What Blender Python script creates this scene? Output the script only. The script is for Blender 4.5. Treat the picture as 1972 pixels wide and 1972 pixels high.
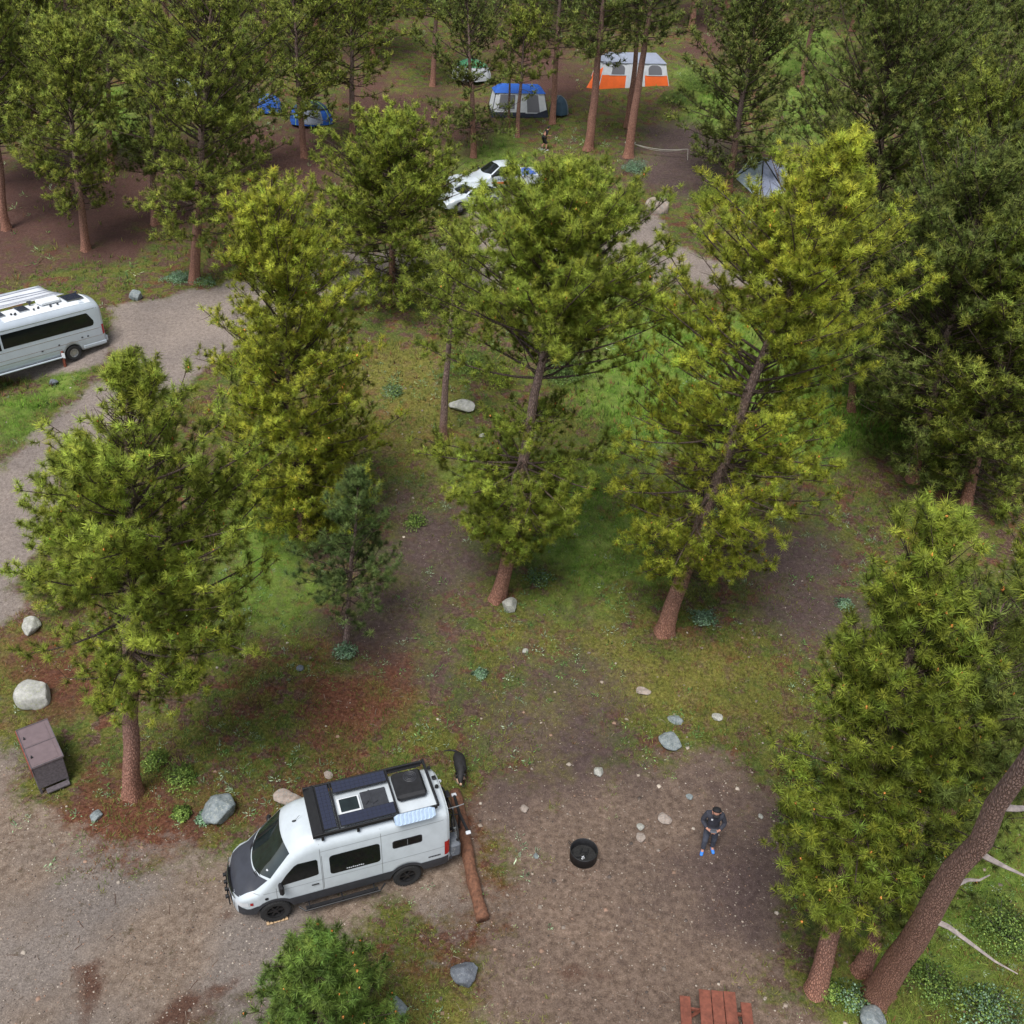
import bpy, math, random
import numpy as np
from mathutils import Vector, Matrix
random.seed(7); rng = np.random.default_rng(7)
R = math.radians
for o in list(bpy.data.objects): bpy.data.objects.remove(o)
sc = bpy.context.scene
col = sc.collection

# ---------------------------------------------------------------- camera
CF, CP, CR, CH, PX = 1850.0, R(33), 0.05, 24.0, 1972.0
Xv = np.array([1., 0, 0]); Dn = np.array([0, -math.sin(CP), -math.cos(CP)]); Fw = np.array([0, math.cos(CP), -math.sin(CP)])
Rt = math.cos(CR)*Xv - math.sin(CR)*Dn; Dw = math.sin(CR)*Xv + math.cos(CR)*Dn
CAM = np.array([0, 0, CH])
cd = bpy.data.cameras.new('camera'); cam = bpy.data.objects.new('camera', cd); col.objects.link(cam)
cd.sensor_width = 36; cd.lens = 36*CF/PX; cd.clip_end = 3000; cd.clip_start = 0.1
m = Matrix.Identity(4)
for i in range(3):
    m[i][0] = Rt[i]; m[i][1] = -Dw[i]; m[i][2] = -Fw[i]; m[i][3] = CAM[i]
cam.matrix_world = m
sc.camera = cam

# ---------------------------------------------------------------- light
w = bpy.data.worlds.new('World'); sc.world = w; w.use_nodes = True
nt = w.node_tree; nt.nodes.clear()
SUN_EL, SUN_AZ = R(62), R(200)
sky = nt.nodes.new('ShaderNodeTexSky'); sky.sky_type = 'NISHITA'; sky.sun_disc = False
sky.sun_elevation = SUN_EL; sky.sun_rotation = SUN_AZ; sky.dust_density = 4; sky.air_density = 1.0; sky.altitude = 2500
hs = nt.nodes.new('ShaderNodeHueSaturation'); hs.inputs['Saturation'].default_value = 0.38
bg = nt.nodes.new('ShaderNodeBackground'); bg.inputs[1].default_value = 0.115
wo = nt.nodes.new('ShaderNodeOutputWorld')
nt.links.new(sky.outputs[0], hs.inputs['Color']); nt.links.new(hs.outputs[0], bg.inputs[0]); nt.links.new(bg.outputs[0], wo.inputs[0])
sd = bpy.data.lights.new('sun', 'SUN'); sd.energy = 2.3; sd.angle = R(26); sd.color = (1, .97, .93)
sun = bpy.data.objects.new('sun', sd); col.objects.link(sun)
# direction towards the sun (azimuth measured clockwise from +Y like the sky texture)
sdir = Vector((math.sin(SUN_AZ)*math.cos(SUN_EL), math.cos(SUN_AZ)*math.cos(SUN_EL), math.sin(SUN_EL)))
sun.rotation_euler = sdir.to_track_quat('Z', 'Y').to_euler()
sc.view_settings.view_transform = 'Standard'; sc.view_settings.look = 'None'
sc.view_settings.exposure = 0.82; sc.view_settings.gamma = 1
sc.render.engine = 'CYCLES'
sc.cycles.max_bounces = 5; sc.cycles.diffuse_bounces = 2; sc.cycles.transmission_bounces = 3

# ---------------------------------------------------------------- maths helpers
_y = np.array([-200, 0, 22, 33, 44.6, 60, 73, 85, 110, 150, 300, 1200.]); _z = np.array([0, 0, 0, 1.5, 3.3, 5.8, 8, 10, 15, 22, 45, 120.])
_ty = np.linspace(-200, 1200, 2801); _tz = np.interp(_ty, _y, _z)
_k = np.exp(-np.linspace(-2, 2, 21)**2); _k /= _k.sum()
_tz = np.convolve(np.pad(_tz, 10, 'edge'), _k, 'valid')
def vnoise(x, y, seed=0):
    x = np.asarray(x, float); y = np.asarray(y, float)
    xi = np.floor(x).astype(np.int64); yi = np.floor(y).astype(np.int64); fx = x-xi; fy = y-yi
    fx = fx*fx*(3-2*fx); fy = fy*fy*(3-2*fy)
    def h(a, b):
        n = (a*374761393 + b*668265263 + seed*1442695041) & 0xffffffff
        n = ((n ^ (n >> 13))*1274126177) & 0xffffffff
        return ((n ^ (n >> 16)) & 0xffff)/65535.0
    return (h(xi, yi)*(1-fx)+h(xi+1, yi)*fx)*(1-fy) + (h(xi, yi+1)*(1-fx)+h(xi+1, yi+1)*fx)*fy
def fbm(x, y, seed=0, o=4):
    s = 0; a = .5; t = 0
    for i in range(o):
        s = s+a*vnoise(x*2**i, y*2**i, seed+i*17); t += a; a *= .5
    return s/t
def zg(x, y):
    x = np.asarray(x, float); y = np.asarray(y, float)
    return np.interp(y, _ty, _tz) + (fbm(x*.12, y*.12, 3, 3)-.5)*.5*np.clip((y-20)/15, 0, 1) + (fbm(x*.5, y*.5, 5, 2)-.5)*.08
def ray(u, v):
    a = (u-986)/CF; b = (v-986)/CF
    return Fw + a*Rt + b*Dw
def gp(u, v, dz=0.0):
    """ground point seen at photograph pixel (u, v)"""
    d = ray(u, v); t = np.linspace(8, 420, 4000)
    P = CAM[None] + t[:, None]*d[None]
    f = P[:, 2]-dz-zg(P[:, 0], P[:, 1])
    i = int(np.argmax(f < 0)) or len(t)-1
    a = f[i-1]/(f[i-1]-f[i]+1e-9); tt = t[i-1]+a*(t[i]-t[i-1])
    p = CAM+tt*d
    return Vector((p[0], p[1], float(zg(p[0], p[1]))))
def scale_at(P):
    return CF/float(np.dot(np.array(P)-CAM, Fw))
def proj(P):
    q = np.asarray(P, float)-CAM
    d = q@Fw
    return 986+CF*(q@Rt)/d, 986+CF*(q@Dw)/d

# ---------------------------------------------------------------- object helpers
def tag(o, label=None, cat=None, group=None, kind=None):
    if label: o['label'] = label
    if cat: o['category'] = cat
    if group: o['group'] = group
    if kind: o['kind'] = kind
    return o
def thing(name, label, cat, loc=(0, 0, 0), rz=0, group=None):
    o = bpy.data.objects.new(name, None); col.objects.link(o); o.location = loc; o.rotation_euler = (0, 0, rz)
    o.empty_display_size = .2
    return tag(o, label, cat, group)
def smooth(me, on=True):
    me.polygons.foreach_set('use_smooth', [on]*len(me.polygons))
def mesh_obj(name, verts, faces, mat, parent=None, sm=False, colors=None, mats=None, midx=None):
    me = bpy.data.meshes.new(name); me.from_pydata([tuple(map(float, v)) for v in verts], [], [tuple(int(i) for i in f) for f in faces])
    for mm in (mats or [mat]): me.materials.append(mm)
    if midx is not None: me.polygons.foreach_set('material_index', list(midx))
    if colors is not None:
        a = me.color_attributes.new('col', 'FLOAT_COLOR', 'POINT'); a.data.foreach_set('color', np.asarray(colors, np.float32).ravel())
    if sm: smooth(me)
    me.update()
    o = bpy.data.objects.new(name, me); col.objects.link(o)
    if parent is not None: o.parent = parent
    return o
def np_mesh(name, V, F, mat, parent=None, colors=None):
    """fast mesh from (n,3) verts and (m,k) faces"""
    V = np.asarray(V, np.float32); F = np.asarray(F, np.int32); k = F.shape[1]
    me = bpy.data.meshes.new(name); me.vertices.add(len(V)); me.vertices.foreach_set('co', V.ravel())
    me.loops.add(F.size); me.loops.foreach_set('vertex_index', F.ravel())
    me.polygons.add(len(F)); me.polygons.foreach_set('loop_start', np.arange(0, F.size, k, dtype=np.int32))
    try: me.polygons.foreach_set('loop_total', np.full(len(F), k, np.int32))
    except Exception: pass
    me.materials.append(mat); me.update(calc_edges=True)
    if colors is not None:
        a = me.color_attributes.new('col', 'FLOAT_COLOR', 'POINT')
        c = np.ones((len(V), 4), np.float32); c[:, :3] = colors; a.data.foreach_set('color', c.ravel())
    o = bpy.data.objects.new(name, me); col.objects.link(o)
    if parent is not None: o.parent = parent
    return o
class MB:
    def __init__(s): s.v = []; s.f = []; s.m = []
    def add(s, v, f, mi=0):
        b = len(s.v); s.v += [tuple(map(float, p)) for p in v]; s.f += [tuple(i+b for i in q) for q in f]; s.m += [mi]*len(f)
    def box(s, c, d, rot=None, bev=0.0, mi=0):
        hx, hy, hz = d[0]/2, d[1]/2, d[2]/2
        b = min(bev, hx*.9, hy*.9, hz*.9)
        if b <= 0:
            P = [(x, y, z) for z in (-hz, hz) for y in (-hy, hy) for x in (-hx, hx)]
            F = [(0, 2, 3, 1), (4, 5, 7, 6), (0, 1, 5, 4), (2, 6, 7, 3), (0, 4, 6, 2), (1, 3, 7, 5)]
        else:
            P = []; idx = {}
            for sx in (-1, 1):
                for sy in (-1, 1):
                    for sz in (-1, 1):
                        for k in range(3):
                            p = [sx*(hx-b), sy*(hy-b), sz*(hz-b)]; p[k] = (sx*hx, sy*hy, sz*hz)[k]
                            idx[(sx, sy, sz, k)] = len(P); P.append(tuple(p))
            F = []
            I = idx
            for sg in (-1, 1):
                F.append((I[(sg, -1, -1, 0)], I[(sg, 1, -1, 0)], I[(sg, 1, 1, 0)], I[(sg, -1, 1, 0)]))
                F.append((I[(-1, sg, -1, 1)], I[(1, sg, -1, 1)], I[(1, sg, 1, 1)], I[(-1, sg, 1, 1)]))
                F.append((I[(-1, -1, sg, 2)], I[(1, -1, sg, 2)], I[(1, 1, sg, 2)], I[(-1, 1, sg, 2)]))
            for a in (-1, 1):
                for c2 in (-1, 1):
                    F.append((I[(a, c2, -1, 0)], I[(a, c2, 1, 0)], I[(a, c2, 1, 1)], I[(a, c2, -1, 1)]))
                    F.append((I[(a, -1, c2, 0)], I[(a, 1, c2, 0)], I[(a, 1, c2, 2)], I[(a, -1, c2, 2)]))
                    F.append((I[(-1, a, c2, 1)], I[(1, a, c2, 1)], I[(1, a, c2, 2)], I[(-1, a, c2, 2)]))
                    for d2 in (-1, 1): F.append((I[(a, c2, d2, 0)], I[(a, c2, d2, 1)], I[(a, c2, d2, 2)]))
        M = rot if rot is not None else Matrix.Identity(3)
        cv = Vector(c)
        s.add([M @ Vector(p)+cv for p in P], F, mi)
        return s
    def tube(s, pts, rad, n=8, cap=True, mi=0, jit=0):
        pts = [Vector(p) for p in pts]
        if not hasattr(rad, '__len__'): rad = [rad]*len(pts)
        b = len(s.v); up = None; V = []
        for i, p in enumerate(pts):
            t = (pts[min(i+1, len(pts)-1)]-pts[max(i-1, 0)]).normalized()
            if up is None:
                up = Vector((0, 0, 1)) if abs(t.z) < .9 else Vector((1, 0, 0))
            a = t.cross(up).normalized(); bb = a.cross(t).normalized(); up = bb
            for k in range(n):
                an = 2*math.pi*k/n; rr = rad[i]*(1+jit*random.uniform(-1, 1))
                V.append(p+(a*math.cos(an)+bb*math.sin(an))*rr)
        F = [(i*n+k, i*n+(k+1) % n, (i+1)*n+(k+1) % n, (i+1)*n+k) for i in range(len(pts)-1) for k in range(n)]
        if cap: F += [tuple(range(n))[::-1], tuple((len(pts)-1)*n+k for k in range(n))]
        s.add(V, F, mi); return s
    def lathe(s, prof, c, axis='z', n=24, mi=0):
        V = []
        for (r, h) in prof:
            for k in range(n):
                a = 2*math.pi*k/n; p = (r*math.cos(a), r*math.sin(a), h)
                if axis == 'y': p = (p[0], p[2], p[1])
                if axis == 'x': p = (p[2], p[0], p[1])
                V.append((p[0]+c[0], p[1]+c[1], p[2]+c[2]))
        F = [(i*n+k, i*n+(k+1) % n, (i+1)*n+(k+1) % n, (i+1)*n+k) for i in range(len(prof)-1) for k in range(n)]
        s.add(V, F, mi); return s
    def grid(s, P, mi=0):
        r = len(P); c = len(P[0]); V = [p for row in P for p in row]
        F = [(i*c+j, i*c+j+1, (i+1)*c+j+1, (i+1)*c+j) for i in range(r-1) for j in range(c-1)]
        s.add(V, F, mi); return s
    def build(s, name, mat, parent=None, sm=False, mats=None):
        return mesh_obj(name, s.v, s.f, mat, parent, sm, mats=mats, midx=s.m if mats else None)
def zrot(a): return Matrix.Rotation(a, 3, 'Z')

# ---------------------------------------------------------------- materials
def mat(name, c, rough=.6, metal=0, coat=0, spec=.5, noise=0, nscale=8, bump=0, bscale=30, c2=None):
    m = bpy.data.materials.new(name); m.use_nodes = True; n = m.node_tree; b = n.nodes['Principled BSDF']
    b.inputs['Roughness'].default_value = rough; b.inputs['Metallic'].default_value = metal
    b.inputs['Coat Weight'].default_value = coat; b.inputs['Specular IOR Level'].default_value = spec
    b.inputs['Base Color'].default_value = (*c, 1)
    tc = n.nodes.new('ShaderNodeTexCoord')
    if noise or c2:
        t = n.nodes.new('ShaderNodeTexNoise'); t.inputs['Scale'].default_value = nscale; t.inputs['Detail'].default_value = 6; t.inputs['Roughness'].default_value = .65
        n.links.new(tc.outputs['Object'], t.inputs['Vector'])
        r = n.nodes.new('ShaderNodeValToRGB'); r.color_ramp.elements[0].position = .35; r.color_ramp.elements[1].position = .65
        lo = tuple(x*(1-noise) for x in c) if not c2 else c2
        r.color_ramp.elements[0].color = (*lo, 1); r.color_ramp.elements[1].color = (*[min(1, x*(1+noise*.6)) for x in c], 1)
        n.links.new(t.outputs[0], r.inputs[0]); n.links.new(r.outputs[0], b.inputs['Base Color'])
    if bump:
        t2 = n.nodes.new('ShaderNodeTexNoise'); t2.inputs['Scale'].default_value = bscale; t2.inputs['Detail'].default_value = 5
        n.links.new(tc.outputs['Object'], t2.inputs['Vector'])
        bp = n.nodes.new('ShaderNodeBump'); bp.inputs['Strength'].default_value = bump; bp.inputs['Distance'].default_value = .02
        n.links.new(t2.outputs[0], bp.inputs['Height']); n.links.new(bp.outputs[0], b.inputs['Normal'])
    return m
M = {}
M['white'] = mat('white_paint', (.53, .58, .62), .32, coat=.5, noise=.07, nscale=3)
M['silver'] = mat('silver_paint', (.50, .56, .62), .3, metal=.2, coat=.6, noise=.06, nscale=2)
M['rvroof'] = mat('roof_white', (.70, .73, .76), .5, noise=.08, nscale=3)
M['dark'] = mat('dark_cladding', (.035, .037, .045), .55, noise=.25, nscale=6)
M['hood'] = mat('hood_matte', (.04, .043, .055), .45, noise=.15, nscale=4)
M['black'] = mat('black_trim', (.012, .012, .014), .5, noise=.3, nscale=10)
M['glass'] = mat('tinted_glass', (.006, .008, .009), .06, coat=.2)
M['wind'] = mat('windshield_glass', (.012, .02, .02), .05, coat=.5, noise=.5, nscale=1.6)
M['solar'] = mat('solar_cell', (.022, .026, .05), .25, coat=.6)
M['tyre'] = mat('tyre_rubber', (.018, .018, .019), .85, bump=.5, bscale=40)
M['rimb'] = mat('black_rim', (.03, .03, .032), .35, metal=.5)
M['rims'] = mat('alloy_rim', (.55, .56, .58), .3, metal=.9)
M['chrome'] = mat('chrome', (.7, .72, .75), .2, metal=1)
M['red'] = mat('tail_light_red', (.35, .01, .012), .2, coat=.6)
M['lamp'] = mat('lamp_glass', (.6, .62, .65), .15, coat=.6)
M['trac'] = mat('pale_blue_plastic', (.42, .53, .68), .5, noise=.1)
M['wood'] = mat('cut_wood', (.55, .38, .22), .8, noise=.25, nscale=20)
M['log'] = mat('weathered_log', (.17, .075, .042), .85, noise=.5, nscale=9, bump=.6, bscale=18)
M['steel'] = mat('brown_steel', (.165, .12, .125), .5, noise=.12, nscale=5, coat=.1)
M['steel2'] = mat('scratched_brown_steel', (.11, .095, .105), .55, noise=.35, nscale=14)
M['iron'] = mat('fire_ring_steel', (.012, .012, .014), .6, noise=.4, nscale=8)
M['ash'] = mat('ash', (.02, .02, .02), .95, noise=.6, nscale=20, bump=1)
M['rust'] = mat('rusty_door', (.22, .055, .03), .8, noise=.4)
M['table'] = mat('brown_plank', (.20, .062, .038), .7, noise=.35, nscale=7, bump=.3, bscale=25)
M['rope'] = mat('rope', (.4, .38, .33), .9)
M['grey'] = mat('grey_plastic', (.2, .21, .22), .6)
M['skin'] = mat('skin', (.48, .24, .17), .6)
M['jacket'] = mat('navy_jacket', (.035, .037, .052), .85, noise=.3, nscale=12)
M['trouser'] = mat('slate_trousers', (.06, .068, .095), .85, noise=.3, nscale=12)
M['blueshoe'] = mat('blue_shoe', (.05, .25, .80), .6)
M['cap'] = mat('black_cap', (.008, .008, .01), .8)
M['dog'] = mat('black_fur', (.012, .011, .012), .7, noise=.4, nscale=14)
M['tan'] = mat('tan_fur', (.5, .32, .22), .8)
M['or'] = mat('orange_nylon', (.85, .14, .02), .7, noise=.1, nscale=2)
M['wn'] = mat('white_nylon', (.62, .64, .68), .7, noise=.12, nscale=2, bump=.6, bscale=3)
M['gn'] = mat('grey_nylon', (.27, .30, .38), .7, noise=.12, nscale=2, bump=.6, bscale=3)
M['mesh'] = mat('window_mesh', (.16, .16, .18), .8)
M['bn'] = mat('blue_nylon', (.02, .11, .48), .7, noise=.12, nscale=2, bump=.6, bscale=3)
M['nv'] = mat('navy_nylon', (.015, .02, .04), .7, noise=.2, nscale=3)
M['tn'] = mat('teal_nylon', (.03, .065, .10), .7, noise=.15, nscale=3, bump=.5, bscale=3)
M['lb'] = mat('pale_tarp', (.30, .36, .40), .7, noise=.15, nscale=2, bump=.6, bscale=3)
M['lt'] = mat('lilac_tarp', (.27, .30, .40), .7, noise=.2, nscale=3, bump=.6, bscale=4)
M['gt'] = mat('green_nylon', (.10, .38, .18), .7, noise=.25, nscale=3, bump=.5, bscale=3)
M['lime'] = mat('lime_trim', (.35, .55, .1), .7)
M['blanket'] = mat('blue_blanket', (.05, .12, .5), .8, bump=1, bscale=8)
M['redtxt'] = mat('red_decal', (.7, .06, .02), .5)
M['navytxt'] = mat('navy_decal', (.02, .03, .12), .5)

def rock_mat(name, c, c2, lich):
    m = bpy.data.materials.new(name); m.use_nodes = True; n = m.node_tree; b = n.nodes['Principled BSDF']; b.inputs['Roughness'].default_value = .85
    tc = n.nodes.new('ShaderNodeTexCoord')
    def noise(s, d=8):
        t = n.nodes.new('ShaderNodeTexNoise'); t.inputs['Scale'].default_value = s; t.inputs['Detail'].default_value = d; t.inputs['Roughness'].default_value = .7
        n.links.new(tc.outputs['Object'], t.inputs['Vector']); return t
    a = noise(3); r = n.nodes.new('ShaderNodeValToRGB'); r.color_ramp.elements[0].position = .38; r.color_ramp.elements[1].position = .62
    r.color_ramp.elements[0].color = (*c2, 1); r.color_ramp.elements[1].color = (*c, 1); n.links.new(a.outputs[0], r.inputs[0])
    a2 = noise(9); r2 = n.nodes.new('ShaderNodeValToRGB'); r2.color_ramp.elements[0].position = .56; r2.color_ramp.elements[1].position = .62
    n.links.new(a2.outputs[0], r2.inputs[0])
    mx = n.nodes.new('ShaderNodeMix'); mx.data_type = 'RGBA'; n.links.new(r2.outputs[0], mx.inputs[0]); n.links.new(r.outputs[0], mx.inputs[6]); mx.inputs[7].default_value = (*lich, 1)
    n.links.new(mx.outputs[2], b.inputs['Base Color'])
    a3 = noise(14); bp = n.nodes.new('ShaderNodeBump'); bp.inputs['Strength'].default_value = .7; bp.inputs['Distance'].default_value = .04
    n.links.new(a3.outputs[0], bp.inputs['Height']); n.links.new(bp.outputs[0], b.inputs['Normal'])
    return m
M['rockgrey'] = rock_mat('grey_rock', (.27, .30, .31), (.13, .16, .17), (.36, .38, .33))
M['rocktan'] = rock_mat('tan_rock', (.42, .34, .29), (.25, .2, .17), (.2, .26, .26))
M['rockpale'] = rock_mat('pale_rock', (.48, .47, .44), (.27, .27, .24), (.34, .36, .22))
M['rockblue'] = rock_mat('blue_grey_rock', (.15, .165, .19), (.09, .10, .12), (.23, .24, .25))

def attr_mat(name, rough=.9, transl=0.0, gain=1.0, noise=None, bark=False):
    m = bpy.data.materials.new(name); m.use_nodes = True; n = m.node_tree; b = n.nodes['Principled BSDF']
    b.inputs['Roughness'].default_value = rough; b.inputs['Specular IOR Level'].default_value = .25
    at = n.nodes.new('ShaderNodeAttribute'); at.attribute_name = 'col'; src = at.outputs['Color']
    if bark:
        tc = n.nodes.new('ShaderNodeTexCoord'); mp = n.nodes.new('ShaderNodeMapping'); mp.inputs['Scale'].default_value = (17, 17, 5.0)
        n.links.new(tc.outputs['Object'], mp.inputs[0])
        vo = n.nodes.new('ShaderNodeTexVoronoi'); vo.feature = 'DISTANCE_TO_EDGE'; vo.inputs['Scale'].default_value = 1.3; n.links.new(mp.outputs[0], vo.inputs['Vector'])
        no = n.nodes.new('ShaderNodeTexNoise'); no.inputs['Scale'].default_value = 3; no.inputs['Detail'].default_value = 8; n.links.new(mp.outputs[0], no.inputs['Vector'])
        r = n.nodes.new('ShaderNodeValToRGB'); r.color_ramp.elements[0].position = .0; r.color_ramp.elements[0].color = (.42, .38, .38, 1); r.color_ramp.elements[1].position = .22; r.color_ramp.elements[1].color = (1, 1, 1, 1)
        n.links.new(vo.outputs['Distance'], r.inputs[0])
        r2 = n.nodes.new('ShaderNodeValToRGB'); r2.color_ramp.elements[0].position = .3; r2.color_ramp.elements[0].color = (.66, .66, .7, 1); r2.color_ramp.elements[1].position = .7; r2.color_ramp.elements[1].color = (1.3, 1.12, 1.02, 1)
        n.links.new(no.outputs[0], r2.inputs[0])
        for rr in (r, r2):
            mx = n.nodes.new('ShaderNodeMix'); mx.data_type = 'RGBA'; mx.blend_type = 'MULTIPLY'; mx.inputs[0].default_value = 1
            n.links.new(src, mx.inputs[6]); n.links.new(rr.outputs[0], mx.inputs[7]); src = mx.outputs[2]
        bp = n.nodes.new('ShaderNodeBump'); bp.inputs['Strength'].default_value = .8; bp.inputs['Distance'].default_value = .04
        n.links.new(r.outputs[0], bp.inputs['Height']); n.links.new(bp.outputs[0], b.inputs['Normal'])
    n.links.new(src, b.inputs['Base Color'])
    if transl:
        an = n.nodes.new('ShaderNodeAttribute'); an.attribute_name = 'nrm'; vt = n.nodes.new('ShaderNodeVectorTransform'); vt.vector_type = 'NORMAL'; vt.convert_from = 'OBJECT'; vt.convert_to = 'WORLD'
        n.links.new(an.outputs['Vector'], vt.inputs[0]); nv = n.nodes.new('ShaderNodeVectorMath'); nv.operation = 'NORMALIZE'; n.links.new(vt.outputs[0], nv.inputs[0]); n.links.new(nv.outputs[0], b.inputs['Normal'])
        tr = n.nodes.new('ShaderNodeBsdfTranslucent'); ng = n.nodes.new('ShaderNodeVectorMath'); ng.operation = 'SCALE'; ng.inputs['Scale'].default_value = -1; n.links.new(nv.outputs[0], ng.inputs[0]); n.links.new(ng.outputs[0], tr.inputs['Normal'])
        gn_ = n.nodes.new('ShaderNodeVectorMath'); gn_.operation = 'SCALE'; gn_.inputs['Scale'].default_value = gain; n.links.new(src, gn_.inputs[0]); src = gn_.outputs[0]; n.links.new(src, b.inputs['Base Color']); n.links.new(src, tr.inputs[0])
        ms = n.nodes.new('ShaderNodeMixShader'); ms.inputs[0].default_value = transl
        n.links.new(b.outputs[0], ms.inputs[1]); n.links.new(tr.outputs[0], ms.inputs[2]); n.links.new(ms.outputs[0], n.nodes['Material Output'].inputs[0])
    return m
M['needle'] = attr_mat('pine_needles', .5, .5, 4.2)
M['leaf'] = attr_mat('leaves', .6, .5, 2.6)
M['bark'] = attr_mat('pine_bark', .9, bark=True)
M['stone'] = attr_mat('small_stones', .9)

# ---------------------------------------------------------------- ground zones
def W2(poly): return np.array([tuple(gp(*p))[:2] for p in poly])
def sdist(X, Y, P):
    """signed distance (positive inside) of points to polygon P"""
    d = np.full(X.shape, 1e9); ins = np.zeros(X.shape, bool); n = len(P)
    for i in range(n):
        ax, ay = P[i]; bx, by = P[(i+1) % n]; ex, ey = bx-ax, by-ay; L = ex*ex+ey*ey+1e-9
        t = np.clip(((X-ax)*ex+(Y-ay)*ey)/L, 0, 1)
        d = np.minimum(d, np.hypot(X-ax-t*ex, Y-ay-t*ey))
        c = ((ay > Y) != (by > Y)) & (X < (bx-ax)*(Y-ay)/((by-ay) if by != ay else 1e-9)+ax); ins ^= c
    return np.where(ins, d, -d)
Z = {}
Z['road'] = [W2([(-160, 900), (-20, 905), (50, 860), (120, 790), (170, 745), (235, 700), (205, 668), (215, 600), (300, 572), (400, 562), (560, 510), (660, 488), (760, 478), (860, 470), (930, 440), (880, 400), (900, 372), (1050, 372), (1180, 398), (1260, 412), (1290, 455), (1340, 495), (1420, 512), (1560, 530), (1700, 548), (1900, 560), (2100, 570), (2100, 640), (1900, 628), (1700, 600), (1560, 582), (1400, 556), (1240, 550), (1050, 552), (860, 560), (700, 572), (560, 620), (430, 690), (300, 760), (200, 860), (130, 960), (70, 1080), (30, 1170), (-30, 1260), (-200, 1300)]),
             W2([(-260, 560), (-100, 600), (40, 700), (130, 690), (215, 668), (210, 700), (120, 715), (0, 738), (-200, 760)])]
Z['pad'] = [W2([(-200, 1330), (-40, 1370), (25, 1420), (60, 1500), (75, 1590), (115, 1660), (230, 1700), (330, 1655), (420, 1620), (560, 1600), (860, 1590), (885, 1640), (895, 1740), (850, 1765), (760, 1750), (720, 1800), (640, 1880), (480, 1900), (440, 2000), (300, 2200), (-300, 2200)])]
Z['camp'] = [W2([(940, 1580), (985, 1530), (1080, 1500), (1180, 1480), (1290, 1470), (1400, 1480), (1465, 1540), (1510, 1640), (1530, 1740), (1520, 1850), (1560, 1960), (1600, 2100), (1400, 2300), (1000, 2300), (980, 2000), (975, 1880), (960, 1790), (945, 1690)])]
Z['dark'] = [W2([(1430, 1040), (1520, 1010), (1640, 1030), (1660, 1120), (1640, 1210), (1560, 1230), (1470, 1190), (1420, 1130)]),
             W2([(1220, 300), (1250, 250), (1330, 240), (1400, 270), (1420, 350), (1380, 375), (1290, 380), (1230, 350)]),
             W2([(1370, 1520), (1460, 1560), (1520, 1680), (1520, 1780), (1440, 1800), (1380, 1740), (1330, 1640)]),
             W2([(700, 1060), (800, 960), (900, 980), (930, 1080), (860, 1190), (780, 1290), (690, 1230)]),
             W2([(300, 1900), (420, 1850), (500, 1850), (520, 1960), (420, 2000), (280, 2000)])]
Z['dark'].append(W2([(1010, 1530), (950, 1400), (990, 1250), (1110, 1225), (1180, 1330), (1210, 1480)]))
Z['brown'] = [W2([(-150, 320), (120, 290), (280, 300), (420, 250), (600, 240), (680, 260), (690, 330), (640, 400), (560, 420), (420, 430), (300, 480), (180, 520), (60, 500), (-120, 540)]),
              W2([(640, 100), (760, 160), (860, 170), (940, 230), (900, 300), (800, 330), (690, 300), (640, 200)]),
              W2([(960, 60), (1120, 80), (1150, 170), (1060, 190), (1000, 160), (930, 130)]),
              W2([(1300, 0), (1400, 0), (1420, 120), (1380, 140), (1320, 100)])]
Z['red'] = [W2([(80, 1640), (100, 1560), (180, 1500), (300, 1510), (420, 1540), (520, 1540), (580, 1500), (700, 1450), (800, 1440), (840, 1480), (700, 1540), (560, 1560), (430, 1620), (330, 1650), (200, 1700), (110, 1680)]),
            W2([(840, 1640), (900, 1500), (960, 1540), (930, 1650), (950, 1760), (900, 1790), (820, 1760), (860, 1700)]),
            W2([(0, 1200), (80, 1180), (180, 1240), (200, 1320), (100, 1400), (0, 1380)]),
            W2([(540, 1250), (740, 1230), (800, 1330), (780, 1420), (600, 1430), (520, 1350)])]
Z['green'] = [W2([(1120, 620), (1200, 580), (1400, 600), (1600, 640), (1760, 740), (1760, 870), (1640, 930), (1500, 900), (1400, 880), (1260, 900), (1130, 860), (1090, 740)]),
              W2([(1480, 60), (1620, 50), (1630, 200), (1580, 290), (1480, 290), (1500, 180)]),
              W2([(170, 180), (270, 170), (300, 260), (260, 300), (190, 280)]),
              W2([(-100, 760), (60, 740), (130, 740), (100, 800), (30, 860), (-100, 880)]),
              W2([(850, 280), (980, 250), (1020, 290), (960, 330), (860, 330)]),
              W2([(480, 1010), (600, 990), (560, 1180), (440, 1220)]),
              W2([(900, 900), (1150, 880), (1260, 1000), (1240, 1120), (1120, 1140), (1020, 1060)]),
              W2([(1620, 1640), (1760, 1560), (2050, 1560), (2100, 2000), (1760, 2020), (1700, 1850)]),
              W2([(1310, 120), (1420, 130), (1420, 240), (1340, 250)])]
Z['olive'] = [W2([(1000, 1230), (1200, 1200), (1420, 1210), (1520, 1300), (1500, 1420), (1380, 1450), (1260, 1400), (1060, 1500), (960, 1480), (980, 1330)]),
              W2([(-50, 1290), (140, 1320), (180, 1480), (60, 1380)]),
              W2([(760, 1880), (960, 1840), (1080, 1950), (1060, 2050), (780, 2050)]),
              W2([(690, 640), (840, 640), (900, 800), (860, 900), (700, 860), (660, 740)]),
              W2([(1560, 1700), (1700, 1950), (2050, 2050), (2100, 1600), (1900, 1500)])]
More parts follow.
